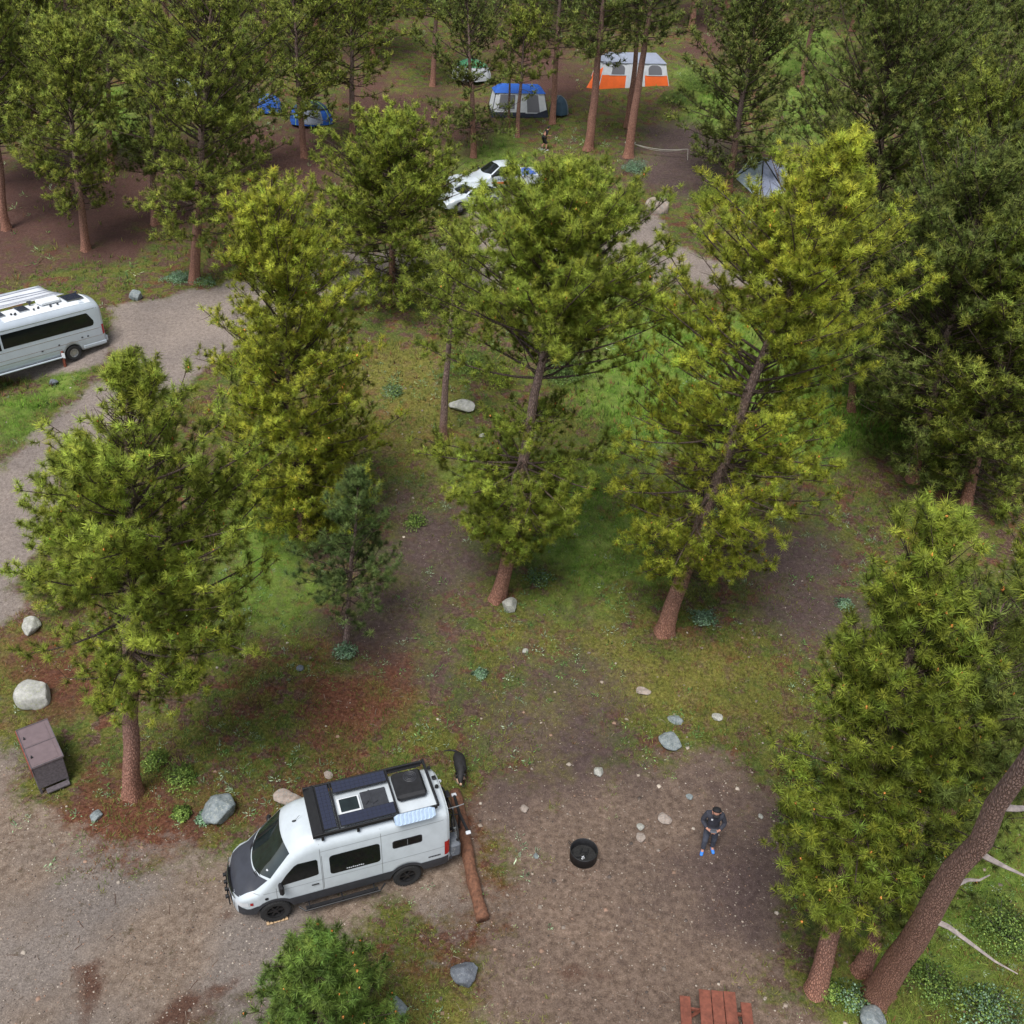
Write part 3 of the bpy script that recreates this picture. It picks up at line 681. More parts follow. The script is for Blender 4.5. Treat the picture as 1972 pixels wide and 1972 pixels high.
for k in range(8): mb.box((-4.62+.045*k, vs.side(-4.4, .95)+.008, .955), (.037, .005, .045+.006*(k % 2)))
mb.build('rear_lettering', M['dark'], van)
mb = MB(); mb.lathe([(.0, 0), (.045, 0), (.05, .012), (.03, .014)], (.18, vs.side(.18, 1.02)+.002, 1.02), 'y', 16); mb.build('round_badge', M['black'], van)

vm = van.matrix_world.copy()
def van_local(x, y, z):
    c, s = math.cos(VH), math.sin(VH); return Vector((VX+c*x-s*y, VY+s*x+c*y, van.location.z+z))
# mountain bike standing across the rear doors
bk = thing('bicycle', 'black mountain bike carried crosswise on the back of the white camper van', 'bicycle', van_local(-5.20, .0, .98), VH+math.pi/2)
for sx in (-.55, .52):
    wl = MB(); P = [(sx+.34*math.cos(a), 0, .36+.34*math.sin(a)) for a in np.linspace(0, 2*math.pi, 33)]
    wl.tube(P, .03, 6, False); o = wl.build('wheel', M['tyre'], bk)
    sp = MB()
    for k in range(10): a = k*math.pi/5; sp.tube([(sx, 0, .36), (sx+.33*math.cos(a), 0, .36+.33*math.sin(a))], .004, 4)
    sp.lathe([(0, -.04), (.03, -.04), (.03, .04), (0, .04)], (sx, 0, .36), 'y', 10); sp.build('spoke', M['grey'], o)
mb = MB()
for a, b in (((-.55, 0, .36), (-.15, 0, .36)), ((-.15, 0, .36), (-.25, 0, .82)), ((-.55, 0, .36), (-.22, 0, .74)), ((-.15, 0, .36), (.33, 0, .76)), ((-.23, 0, .78), (.31, 0, .84)), ((.30, 0, .92), (.52, 0, .36))): mb.tube([a, b], .022, 6)
mb.build('frame', M['black'], bk)
mb = MB(); mb.tube([(.28, -.34, .98), (.3, -.1, .97), (.3, .1, .97), (.28, .34, .98)], .014, 6); mb.tube([(.31, 0, .88), (.3, 0, .98)], .018, 6); mb.build('handlebar', M['grey'], bk)
mb = MB(); mb.box((-.26, 0, .92), (.26, .13, .05), bev=.02); mb.tube([(-.25, 0, .8), (-.26, 0, .92)], .014, 6); mb.build('saddle', M['black'], bk)

tb = thing('traction_board', 'pale blue recovery boards strapped to the near side of the black roof rack', 'recovery board', van_local(-3.92, .93, 2.80), VH)
for k in range(2):
    b = MB(); Rm = Matrix.Rotation(R(-52), 3, 'X')
    P = []
    for i in range(31):
        x = -.56+1.12*i/30; hw_ = .15-.05*max(0, abs(x)-.44)/.12
        P.append([tuple(Rm @ Vector((x, y, .022+.018*math.sin(i*2.1)*(abs(y) < .12)+k*.05))) for y in np.linspace(-hw_, hw_, 9)])
    b.grid(P); o = b.build('board', M['trac'], tb)
    md = o.modifiers.new('s', 'SOLIDIFY'); md.thickness = .02

lp = van_local(0, .93, 0)
lv = thing('levelling_block', 'pale wooden levelling planks under the front wheel of the white camper van', 'leveling block', (lp.x, lp.y, float(zg(lp.x, lp.y))), VH)
mb = MB(); mb.box((0, -.03, .02), (.55, .24, .03)); mb.build('base_board', M['wood'], lv)
for k in range(6): mb = MB(); mb.box((-.25+.1*k, -.01, .05), (.075, .26, .035), zrot(random.uniform(-.05, .05)), .004); mb.build('plank', M['wood'], lv)
van.location.z += .03

# ---- silver camper van (left)
q = (-22.92, 44.5)
rv = thing('touring_van', 'silver touring van with rolled-out awning parked by the gravel loop at the left', 'camper van', (q[0], q[1], float(zg(*q))-.02), 4.0)
rs = Shell(W=[(-1.80, .86), (-1.72, .96), (-1.5, .99), (0, 1.0), (4.6, 1.0), (5.1, .95), (5.35, .74), (5.42, .5)],
           T=[(-1.80, 2.50), (-1.72, 2.62), (-1.5, 2.70), (-1, 2.74), (3.2, 2.74), (3.6, 2.60), (4.0, 2.3), (4.7, 1.45), (5.2, 1.2), (5.42, .9)],
           Rr=[(-2, .45), (3.2, .45), (4.7, .3), (5.42, .2)], arches=(0, 4.33), ar=.47, az=.36, sill=.38)
xs2 = sorted(set(np.round(np.concatenate([np.linspace(-1.8, 5.42, 50), np.linspace(-.48, .48, 31), np.linspace(3.85, 4.81, 31), [-1.76, -1.72]]), 4)))
rs.body('body', M['silver'], rv, xs2)
rs.top_patch('roof_skin', M['rvroof'], rv, lambda y: -1.45, lambda y: 3.3, lambda u: .70, 6, 10, .012)
for sg in (1, -1):
    lo = [(-1.28, 1.62), (-1.22, 1.52), (-1.1, 1.50), (3.2, 1.50)]; hi = [(-1.28, 1.75), (-1.05, 2.14), (-.98, 2.18), (3.2, 2.18)]
    rs.side_patch('side_window', M['glass'], rv, sorted({p[0] for p in lo+hi} | set(np.linspace(-.9, 3.1, 24))), lo, hi, sg)
    lo = [(3.3, 1.45), (4.4, 1.42)]; hi = [(3.3, 2.05), (3.7, 2.02), (4.4, 1.46)]
    rs.side_patch('door_window', M['glass'], rv, list(np.linspace(3.3, 4.38, 14)), lo, hi, sg)
    mb = MB(); mb.grid([[(x, sg*(rs.side(x, z)+.014), z) for x in np.linspace(-1.78, -1.63, 4)] for z in np.linspace(.95, 1.45, 6)]); mb.build('tail_light', M['red'], rv, True)
    mb = MB()
    for zz, x0 in ((2.32, -1.6), (1.30, -1.6), (.72, .55), (.92, -1.7)):
        xq = np.linspace(x0, 3.7, 24); mb.grid([[(x, sg*(rs.side(x, z)+.006), z) for x in xq] for z in (zz, zz+.022)])
    mb.build('side_trim', M['chrome'], rv)
    mb = MB(); mb.box((2.15, sg*1.02, .34), (3.1, .10, .07), bev=.02); mb.box((-1.15, sg*.98, .52), (1.2, .06, .16), bev=.02); mb.build('running_board', M['silver'], rv)
    for xx, zz in ((.65, .98), (-.55, 1.05), (-.85, 1.04), (1.5, .9)): mb = MB(); mb.box((xx, sg*(rs.side(xx, zz)+.006), zz), (.09, .012, .07)); mb.build('access_hatch', M['dark'], rv)
    wheel(rv, 0, sg*.88, .37, .37, .25, sg, M['rims'], 8, .58); wheel(rv, 4.33, sg*.88, .37, .37, .25, sg, M['rims'], 8, .58)
rs.top_patch('windshield', M['wind'], rv, lambda y: 4.65-.3*(abs(y)/.8)**2, lambda y: 3.98-.1*abs(y), lambda u: .85-.08*u, 8, 14)
mb = MB(); mb.box((-1.84, 0, .62), (.16, 1.75, .3), bev=.04); mb.build('rear_bumper', M['silver'], rv)
panel(-1.28, -.42, -.45, .42, 2.78, parent=rv, cells=(6, 6), frame=M['chrome'])
panel(1.35, 1.85, -.42, .30, 2.78, parent=rv, cells=(4, 6), frame=M['chrome'])
panel(2.5, 3.0, -.40, .30, 2.78, parent=rv, cells=(4, 6), frame=M['chrome'])
mb = MB(); mb.box((.28, -.05, 2.87), (1.05, .62, .22), bev=.08); mb.build('air_conditioner', M['rvroof'], rv)
mb = MB(); mb.lathe([(.0, .02), (.12, .0), (.13, .02)], (1.08, -.30, 2.92), 'z', 16); mb.box((1.08, -.30, 2.84), (.07, .07, .16)); mb.build('satellite_dish', M['dark'], rv)
mb = MB()
for xx, yy in ((.95, .30), (1.2, .38), (.4, .42), (.05, .42), (2.25, .3), (2.1, .38), (-1.35, -.52)): mb.box((xx, yy, 2.79), (random.uniform(.08, .18), .08, .08), zrot(random.random()), .015)
mb.build('roof_fitting', M['dark'], rv)
# awning rolled out on the far side
P = []
for j in range(13):
    v_ = j/12; y = -.98-2.9*v_; z = 2.66-.40*v_-.10*math.sin(v_*math.pi)
    P.append([(x, y, z+.015*math.sin(9*v_+x*1.5)) for x in np.linspace(-.95, 3.0, 14)])
mb = MB(); mb.grid(P); aw = mb.build('awning', M['wn'], rv, True); aw.modifiers.new('s', 'SOLIDIFY').thickness = .01
mb = MB()
for v0 in (.08, .2, .30, .55, .68, .9):
    row = []
    for vv in (v0, v0+.03):
        j = vv*12; y = -.98-2.9*vv; z = 2.66-.40*vv-.10*math.sin(vv*math.pi); row.append([(x, y, z+.028+.015*math.sin(9*vv+x*1.5)) for x in np.linspace(-.95, 3.0, 14)])
    mb.grid(row)
mb.build('awning_stripe', M['gn'], aw)
mb = MB()
for x in (-.9, 2.95): mb.tube([(x, -.98, 1.2), (x, -3.85, 2.24)], .02, 6)
mb.tube([(-.95, -3.89, 2.25), (3.0, -3.89, 2.25)], .04, 8); mb.build('awning_arm', M['silver'], rv)

# ---- pickup and hatchback by the tents
def gz(x, y): return float(zg(x, y))
p = gp(955, 368); PH = 3.62
pk = thing('pickup_truck', 'white rental pickup truck with blue blankets behind the cab parked below the tents', 'pickup truck', (p.x, p.y, gz(p.x, p.y)), PH)
ps = Shell(W=[(-1.4, .95), (-1.0, 1.0), (2.0, 1.0), (2.8, .97), (3.2, .9), (3.35, .7)], T=[(-1.4, 1.78), (-1.3, 1.88), (-.9, 1.93), (-.2, 1.94), (.2, 1.88), (1.05, 1.30), (1.2, 1.24), (2.6, 1.16), (3.1, 1.05), (3.35, .8)],
           Rr=[(-1.4, .4), (.2, .45), (1.1, .25), (3.35, .2)], arches=(2.35,), ar=.46, az=.38, sill=.45, z0=1.15, zs=.8, a=.2)
ps.body('cab', M['white'], pk, sorted(set(np.concatenate([np.linspace(-1.4, 3.35, 40), np.linspace(1.9, 2.8, 21)]))))
ps.top_patch('windshield', M['glass'], pk, lambda y: 1.02-.2*(abs(y)/.8)**2, lambda y: .22-.1*abs(y), lambda u: .84-.14*u, 8, 14)
for sg in (1, -1):
    lo = [(-.62, 1.28), (.85, 1.22)]; hi = [(-.62, 1.76), (.1, 1.76), (.85, 1.26)]
    ps.side_patch('door_window', M['glass'], pk, list(np.linspace(-.62, .83, 14)), lo, hi, sg)
    X_, l, h = rr(-1.36, -.78, 1.32, 1.74, .08); ps.side_patch('rear_quarter_window', M['glass'], pk, X_, l, h, sg)
    mb = MB(); mb.box((.82, sg*1.12, 1.30), (.12, .2, .16), bev=.03); mb.build('mirror', M['black'], pk)
    mb = MB(); mb.box((-2.3, sg*.96, .85), (1.9, .08, .62), bev=.03); mb.build('bed_side', M['white'], pk)
    wheel(pk, 2.35, sg*.86, .38, .38, .25, sg, M['rims']); wheel(pk, -1.9, sg*.86, .38, .38, .25, sg, M['rims'])
mb = MB(); mb.box((-2.3, 0, .62), (1.9, 1.84, .08)); mb.box((-3.24, 0, .85), (.07, 1.84, .6)); mb.build('bed', M['white'], pk)
dec = text_mesh('door_lettering', 'U-HAUL', .34, M['navytxt'], pk, (.12, ps.side(.1, .95)+.012, .92), (R(90), 0, R(180)))
mb = MB(); mb.add([(1.1, ps.side(.9, .8)+.008, .86), (-.75, ps.side(-.7, .8)+.008, .86), (-.75, ps.side(-.7, .6)+.008, .58)], [(0, 1, 2)]); mb.build('door_stripe', M['redtxt'], pk)
text_mesh('roof_number', '1080', .17, M['grey'], pk, (-1.12, .45, ps.top(-1.12, .45)+.012), (0, 0, R(200)))
bl = MB(); P = []
for i in range(12):
    P.append([(-2.9+1.3*i/11, -.7+1.4*j/11, .75+.55*math.sin(math.pi*i/11)**.5*math.sin(math.pi*j/11)**.5+.09*math.sin(i*1.9+j*2.3)) for j in range(12)])
bl.grid(P); o = bl.build('blanket_pile', M['blanket'], None, True); o.location = pk.location; o.rotation_euler = (0, 0, PH)
tag(o, 'heap of blue moving blankets in the bed of the white pickup', 'blanket')

p = gp(905, 398)
hb = thing('hatchback_car', 'white car parked in front of the white pickup, mostly hidden by the large pine', 'car', (p.x, p.y, gz(p.x, p.y)), PH+.15)
cs = Shell(W=[(-2.1, .8), (-1.9, .88), (0, .9), (1.6, .88), (2.0, .8), (2.15, .55)], T=[(-2.1, 1.0), (-1.9, 1.25), (-1.3, 1.48), (-.2, 1.52), (.3, 1.42), (1.05, 1.02), (1.7, .92), (2.05, .75), (2.15, .6)],
           Rr=[(-2.1, .3), (0, .32), (1.1, .2), (2.15, .2)], arches=(1.3, -1.3), ar=.38, az=.30, sill=.25, z0=.85, zs=.7, a=.2)
cs.body('body', M['white'], hb, sorted(set(np.concatenate([np.linspace(-2.1, 2.15, 40), np.linspace(.9, 1.7, 21), np.linspace(-1.7, -.9, 21)]))))
cs.top_patch('windshield', M['glass'], hb, lambda y: .98-.2*(abs(y)/.7)**2, lambda y: .32-.1*abs(y), lambda u: .74-.12*u, 8, 14)
for sg in (1, -1):
    lo = [(-1.5, 1.02), (.85, .95)]; hi = [(-1.5, 1.2), (-1.1, 1.38), (.1, 1.38), (.85, .98)]
    cs.side_patch('side_window', M['glass'], hb, list(np.linspace(-1.5, .83, 18)), lo, hi, sg)
    mb = MB(); mb.box((.75, sg*.98, 1.0), (.1, .16, .12), bev=.03); mb.build('mirror', M['white'], hb)
    wheel(hb, 1.3, sg*.78, .31, .31, .2, sg, M['rims']); wheel(hb, -1.3, sg*.78, .31, .31, .2, sg, M['rims'])

# ---------------------------------------------------------------- camp furniture
# barrier log
a = gp(876, 1532); b = gp(928, 1776); n_ = 16
mb = MB(); pts = []
for i in range(n_+1):
    t = i/n_; q = a.lerp(b, t); pts.append((q.x-a.x+.03*math.sin(t*7), q.y-a.y, q.z-a.z+.17))
rad = [.17+.012*math.sin(i*1.7)+.01*t for i in range(n_+1)]
mb.tube(pts, rad, 16, jit=.03); lg = mb.build('log', M['log'], None, True); lg.location = a
tag(lg, 'long peeled brown log lying as a barrier behind the white camper van', 'log')

# fire ring
f_ = gp(1123, 1652); f_ = Vector((f_.x, f_.y+.02, f_.z))
fr = thing('fire_ring', 'round black steel fire ring standing on the bare dirt', 'fire ring', f_)
mb = MB(); mb.lathe([(.385, .0), (.405, .0), (.405, .32), (.415, .34), (.40, .36), (.385, .35), (.385, .0)], (0, 0, 0), 'z', 48); mb.build('ring', M['iron'], fr, True)
mb = MB(); P = [[(.383*r_*math.cos(t), .383*r_*math.sin(t), .06+.05*(1-r_)+.02*vnoise(r_*9, t*3)) for t in np.linspace(0, 2*math.pi, 33)] for r_ in (.01, .25, .5, .75, 1)]
mb.grid(P); mb.build('ash_bed', M['ash'], fr)
mb = MB()
for k in range(5):
    a_ = random.uniform(0, 6); mb.tube([(.1*math.cos(k), .1*math.sin(k), .12), (.1*math.cos(k)+.2*math.cos(a_), .1*math.sin(k)+.2*math.sin(a_), .13)], .018, 6)
mb.build('charred_stick', M['black'], fr)
for k in range(6):
    mb = MB(); mb.box((-.02+.03*math.cos(k*1.1), -.12+.045*math.sin(k*1.3), .13), (.04, .025, .02), zrot(k)); mb.build('paper_scrap', M['wn'], fr)
mb = MB(); mb.tube([(-.36, .20, .34), (-.44, .28, .34), (-.46, .24, .33), (-.38, .16, .33)], .012, 6); mb.build('grate_handle', M['black'], fr)

# bear-proof food locker
tp = [(29, 1409), (94, 1388), (123, 1461), (62, 1484)]
def gph(u, v, h):
    d = ray(u, v); t = np.linspace(8, 200, 4000); P = CAM[None]+t[:, None]*d[None]; f = P[:, 2]-h; i = int(np.argmax(f < 0)); q = P[i]; return Vector((q[0], q[1], q[2]))
T_ = [gph(u, v, 1.15) for u, v in tp]; cen = sum(T_, Vector())/4
ax = ((T_[2]-T_[1])+(T_[3]-T_[0])).normalized(); bz = math.atan2(ax.y, ax.x)
Lx = ((T_[2]-T_[1]).length+(T_[3]-T_[0]).length)/2; Wy = ((T_[1]-T_[0]).length+(T_[2]-T_[3]).length)/2
bx = thing('food_locker', 'brown steel bear-proof food locker with two doors beside the gravel pad', 'storage locker', (cen.x, cen.y, gz(cen.x, cen.y)), bz)
mb = MB(); mb.box((0, 0, .66), (Lx-.06, Wy-.06, .92), bev=.015); mb.build('box', M['steel2'], bx)
mb = MB(); mb.box((0, 0, 1.135), (Lx, Wy, .03), bev=.008); lidp = mb.build('lid', M['steel'], bx)
mb = MB()
for s1 in (-1, 1): mb.box((0, s1*(Wy/2-.012), 1.162), (Lx, .022, .024)); mb.box((s1*(Lx/2-.012), 0, 1.163), (.022, Wy-.05, .024))
mb.box((.0, 0, 1.158), (.018, Wy-.06, .016)); mb.build('lid_rim', M['steel2'], bx)
for s1 in (-1, 1):
    mb = MB(); mb.box((s1*Lx*.24, -.02, 1.155), (Lx*.42, Wy*.78, .012), bev=.004); dd = mb.build('door', M['steel'], bx)
    mb = MB(); mb.box((s1*Lx*.24+.02, -Wy*.36, 1.18), (.10, .03, .03)); mb.box((s1*Lx*.24+.06, -Wy*.36, 1.19), (.03, .06, .04)); mb.build('handle', M['black'], dd)
mb = MB()
mb.box((0, -Wy/2-.01, .98), (Lx+.02, .03, .30)); mb.build('front_flange', M['rust'], bx)
for sx in (-1, 1):
    for sy in (-1, 1):
        mb = MB(); mb.box((sx*(Lx/2-.08), sy*(Wy/2-.08), .10), (.07, .07, .22)); mb.build('leg', M['steel2'], bx)
mb = MB(); mb.box((Lx/2+.06, Wy*.08, .10), (.20, Wy*.7, .04)); mb.build('base_plate', M['steel2'], bx)

# picnic table, reaching past the lower edge
c1 = gph(1345, 1903, .76); c2 = gph(1417, 1911, .76); dirw = (c2-c1).normalized(); ang = math.atan2(dirw.y, dirw.x)
mid_ = (c1+c2)/2
pt = thing('picnic_table', 'brown plank picnic table with attached benches at the bottom edge', 'picnic table', (mid_.x, mid_.y, gz(mid_.x, mid_.y)), ang)
wd = (c2-c1).length
for k in range(3):
    mb = MB(); mb.box((-wd/2+wd*(k+.5)/3, -.92+.01*k, .74), (wd/3-.02, 1.84, .045), bev=.006); mb.build('tabletop_plank', M['table'], pt)
for s1 in (-1, 1):
    mb = MB(); mb.box((s1*(wd/2+.30), -.95, .45), (.27, 1.80, .045), bev=.006); mb.build('bench', M['table'], pt)
    mb = MB()
    for yy in (-.35, -1.5): mb = MB(); mb.tube([(s1*.18, yy, .72), (s1*.62, yy, .02)], .045, 6); mb.build('leg', M['table'], pt)
mb = MB()
for yy in (-.35, -1.5): mb.box((0, yy, .41), (wd+.85, .05, .09)); mb.box((0, yy, .69), (wd-.08, .05, .08))
mb.build('cross_beam', M['table'], pt)

# ---------------------------------------------------------------- tents
def local_frame(u0, v0, u1, v1):
    a = gp(u0, v0); b = gp(u1, v1); d = b-a; L = math.hypot(d.x, d.y); return a, math.atan2(d.y, d.x), L
def quad(mb, P, n=6, sag=0.0, mi=0):
    a, b, c, d = [Vector(p) for p in P]; rows = []
    nrm = (b-a).cross(d-a).normalized()
    for i in range(n+1):
        row = []
        for j in range(n+1):
            s, t = j/n, i/n; q = (a.lerp(b, s)).lerp(d.lerp(c, s), t)-nrm*sag*math.sin(math.pi*s)*math.sin(math.pi*t); row.append(tuple(q))
        rows.append(row)
    mb.grid(rows, mi)
def cabin_tent(name, label, u0, v0, u1, v1, depth, hw_, hr, mats_, windows, door=None, low=.42):
    o, an, L = local_frame(u0, v0, u1, v1)
    t = thing(name, label, 'tent', o, an)
    D = depth; ins = .13*L*.6; top = [(ins, .35, hw_), (L-ins, .35, hw_), (L-ins, D-.35, hw_), (ins, D-.35, hw_)]
    bot = [(0, 0, 0), (L, 0, 0), (L, D, 0), (0, D, 0)]
    lo = MB(); up = MB()
    def mixp(p, q, s): return tuple(p[i]+(q[i]-p[i])*s for i in range(3))
    for k in range(4):
        a, b = bot[k], bot[(k+1) % 4]; c, d = top[(k+1) % 4], top[k]
        quad(lo, (a, b, mixp(b, c, low), mixp(a, d, low)), 4, -.03); quad(up, (mixp(a, d, low), mixp(b, c, low), c, d), 4, -.02)
    lo.build('lower_wall', M[mats_[0]], t); up.build('upper_wall', M[mats_[1]], t)
    r1 = (ins+.3*L*.3, D/2, hr); r2 = (L-ins-.3*L*.3, D/2, hr); rf = MB()
    e = .10
    A, B, C, Dd = [(top[k][0]+(-e if k in (0, 3) else e), top[k][1]+(-e if k < 2 else e), hw_-.02) for k in range(4)]
    quad(rf, (A, B, r2, r1), 6, -.08); quad(rf, (C, Dd, r1, r2), 6, -.08); quad(rf, (B, C, r2, r2), 4, -.06); quad(rf, (Dd, A, r1, r1), 4, -.06)
    rf.build('rain_fly', M[mats_[2]], t, True)
    for (s0, s1, z0, z1, mw, rounded) in windows:
        w_ = MB(); f2 = MB(); fr_ = []
        def on(s, zt, off): # point on front wall
            a = mixp(bot[0], top[0], zt); b = mixp(bot[1], top[1], zt); q = mixp(a, b, s); return (q[0], q[1]-off, q[2]+off*.3)
        def shape(g, off):
            rows = []
            for i in range(13):
                zt = z0-g*.4+(z1-z0+g*.8)*i/12; k = max(0, (i-6)/6.0) if rounded else 0; hwid = (s1-s0)/2+g*.35; hwid *= math.sqrt(max(0.02, 1-k**2.2*.85)); c = (s0+s1)/2
                rows.append([on(c-hwid, zt, off), on(c+hwid, zt, off)])
            return rows
        f2.grid(shape(.09, .035)); fo = f2.build('window', M[mats_[1] if mw != 'door' else 'wn'], t)
        w_.grid(shape(0, .045)); w_.build('mesh_panel' if mw != 'door' else 'door_panel', M['mesh'] if mw != 'door' else M['wn'], fo)
    pl = MB()
    for k in range(4): pl.tube([bot[k], mixp(bot[k], top[k], .55), top[k]], .03, 5)
    pl.build('tent_pole', M[mats_[3]], t)
    return t, L
t1, L1 = cabin_tent('cabin_tent', 'large orange and white cabin tent with grey roof behind the tall trunks', 1152, 172, 1290, 166, 2.9, 2.0, 2.65, ('or', 'wn', 'gn', 'wn'),
                    [(.14, .34, .56, .92, 'w', True), (.71, .92, .56, .92, 'w', True), (.40, .62, .02, .95, 'door', False)], low=.54)
mb = MB(); quad(mb, ((-.95, .4, 0), (-.15, .1, .05), (.45, .35, 1.7), (-.2, .6, 1.2)), 5, -.03); mb.build('side_flap', M['or'], t1)
t2, L2 = cabin_tent('cabin_tent', 'blue and pale grey cabin tent with dark floor band between the slim trunks', 946, 226, 1056, 226, 2.7, 1.75, 2.25, ('nv', 'wn', 'bn', 'nv'),
                    [(.10, .40, .34, .92, 'w', False), (.63, .86, .22, .92, 'w', False)], low=.22)
mb = MB(); mb.add([(L2*.60, -.045, .05), (L2*.99, -.045, .05), (L2*.97, .06, .62)], [(0, 1, 2)]); mb.build('corner_panel', M['nv'], t2)

def dome_tent(name, label, u, v, rx, ry, h, m1, m2, rz=0, base=None):
    g = gp(u, v); t = thing(name, label, 'tent', g, rz)
    def surf(s0, s1, z0, z1, sc_=1.0):
        mb = MB(); rows = []
        for i in range(9):
            a = z0+(z1-z0)*i/8; row = []
            for j in range(17):
                th = s0+(s1-s0)*j/16; k = 1-.13*(math.cos(th*6/2)**2)
                row.append((sc_*rx*math.cos(th)*math.cos(a)*k, sc_*ry*math.sin(th)*math.cos(a)*k, sc_*h*math.sin(a)**.85))
            rows.append(row)
        mb.grid(rows); return mb
    surf(0, 2*math.pi, 0.001, R(55)).build('tent_wall', M[m1], t); surf(0, 2*math.pi, R(38), R(90), 1.03).build('rain_fly', M[m2], t)
    if base: surf(R(235), R(300), R(3), R(42), 1.02).build('tent_door', M[base], t)
    mb = MB()
    for th in (R(45), R(135)):
        mb.tube([(1.045*rx*math.cos(a)*math.cos(th), 1.045*ry*math.cos(a)*math.sin(th), 1.045*h*max(0, math.sin(a))**.85) for a in np.linspace(0.01, math.pi-.01, 17)], .022, 5)
    mb.build('tent_pole', M['lime'] if base == 'gn' else M['grey'], t)
    return t
dome_tent('dome_tent', 'small low teal tent beside the blue cabin tent', 1076, 218, .75, 1.1, 1.25, 'tn', 'tn', .2)
dome_tent('dome_tent', 'blue dome tent with lime poles behind a pine trunk', 600, 236, 1.7, 1.4, 1.5, 'bn', 'tn', .3, 'gn')
dome_tent('dome_tent', 'blue tent peeking out left of the blue dome with lime poles', 520, 214, 1.0, 1.0, 1.2, 'bn', 'bn', .1)
dome_tent('dome_tent', 'white and green dome tent in shade at the far side', 908, 152, 1.7, 1.5, 1.5, 'wn', 'gt', .4)
dome_tent('dome_tent', 'pale blue-white tent glimpsed through the upper left pines', 350, 188, 1.3, 1.2, 1.3, 'wn', 'lb', .4)
# tarp shelter at right
cs_ = [gp(1414, 342), gp(1463, 388), gp(1512, 372), gp(1520, 310), gp(1448, 303)]
oo = cs_[0]; tt = thing('tarp_shelter', 'pale blue-grey tarp shelter pitched beside a dark trunk', 'tarp', oo)
pk1 = Vector((0, 0, 0)); mid2 = sum(cs_, Vector())/5-oo; top2 = mid2+Vector((-.2, .3, 1.25))
L_ = [c-oo for c in cs_]
for i, (k0, k1, mt_) in enumerate(((0, 1, 'lb'), (1, 2, 'lt'), (2, 3, 'lt'), (3, 4, 'lb'), (4, 0, 'lb'))):
    mb = MB(); A_, B_ = L_[k0]+Vector((0, 0, .05)), L_[k1]+Vector((0, 0, .05)); g_ = (A_+B_)/2; A_ = A_.lerp(g_, .06); B_ = B_.lerp(g_, .06)
    T2 = top2.lerp(g_, .04); quad(mb, (A_, B_, T2, T2), 8, .16); mb.build('tarp_panel', M[mt_], tt, True)
mb = MB(); mb.tube([mid2+Vector((0, .3, 0)), top2+Vector((0, 0, .05))], .03, 6); mb.build('pole', M['grey'], tt)

# rope from a tree
ra = gp(1212, 296); rb = gp(1322, 308)
mb = MB(); pr = []
for i in range(17):
    t = i/16; q = ra.lerp(rb, t); pr.append((q.x-ra.x, q.y-ra.y, q.z-ra.z+.75-.22*math.sin(math.pi*t)))
mb.tube(pr, .022, 5); mb.tube([(x, y+.1, z-.12*math.sin(3*i/16)) for i, (x, y, z) in enumerate(pr)], .018, 5)
mb.tube([pr[-1], (pr[-1][0]+.05, pr[-1][1]-.2, pr[-1][2]-.72)], .02, 5)
mb.lathe([(.36, .68), (.40, .72), (.36, .78)], (0, .25, 0), 'z', 16)
rp = mb.build('rope', M['rope'], None); rp.location = ra; tag(rp, 'pale double rope strung from a trunk base over bare earth', 'rope')

# site marker post by the silver van
g_ = gp(126, 706); po = thing('marker_post', 'short rusty brown site post with a white card by the silver van wheel', 'post', g_)
mb = MB(); mb.box((0, 0, .42), (.11, .11, .84), bev=.01); mb.build('post', M['rust'], po)
mb = MB(); mb.box((.06, -.07, .62), (.16, .02, .26)); mb.build('card', M['wn'], po)
# black disc lid on the slope
g_ = gp(578, 1288); mb = MB(); mb.lathe([(0, .10), (.10, .10), (.13, .07), (.13, 0)], (0, 0, 0), 'z', 24); o = mb.build('utility_cap', M['rockblue'], None, True); o.location = g_
tag(o, 'small round dark utility cap in the grass below the thin pine', 'utility cap')

# ---------------------------------------------------------------- rocks
def rock(label, u, v, wpx, hpx, mt, seed, flat=.7, grp=None):
    g = gp(u, v+hpx*.35); s = wpx/scale_at(g)/2*1.05; r_ = np.random.default_rng(seed)
    import bmesh
    bm = bmesh.new(); bmesh.ops.create_icosphere(bm, subdivisions=4, radius=1)
    planes = [(Vector(r_.normal(size=3)).normalized(), r_.uniform(.55, .85)) for _ in range(14)]
    ox, oy = r_.uniform(0, 50, 2)
    for vtx in bm.verts:
        p = vtx.co.copy()
        for n_, d_ in planes:
            k = p.dot(n_)-d_
            if k > 0: p -= n_*k*.92
        nz = fbm(p.x*2.2+ox+p.z, p.y*2.2+oy-p.z*.7, seed % 97, 4)-.5
        vtx.co = p*(1+.22*nz)
        vtx.co.z *= flat; vtx.co.y *= max(.6, min(1.2, hpx/wpx*1.15))
    me = bpy.data.meshes.new('boulder'); bm.to_mesh(me); bm.free(); me.materials.append(M[mt]); smooth(me)
    o = bpy.data.objects.new('boulder', me); col.objects.link(o); o.scale = (s, s, s); o.location = (g.x, g.y, g.z+s*flat*.45); o.rotation_euler = (0, 0, r_.uniform(-.4, .4))
    tag(o, label, 'boulder', grp); return o
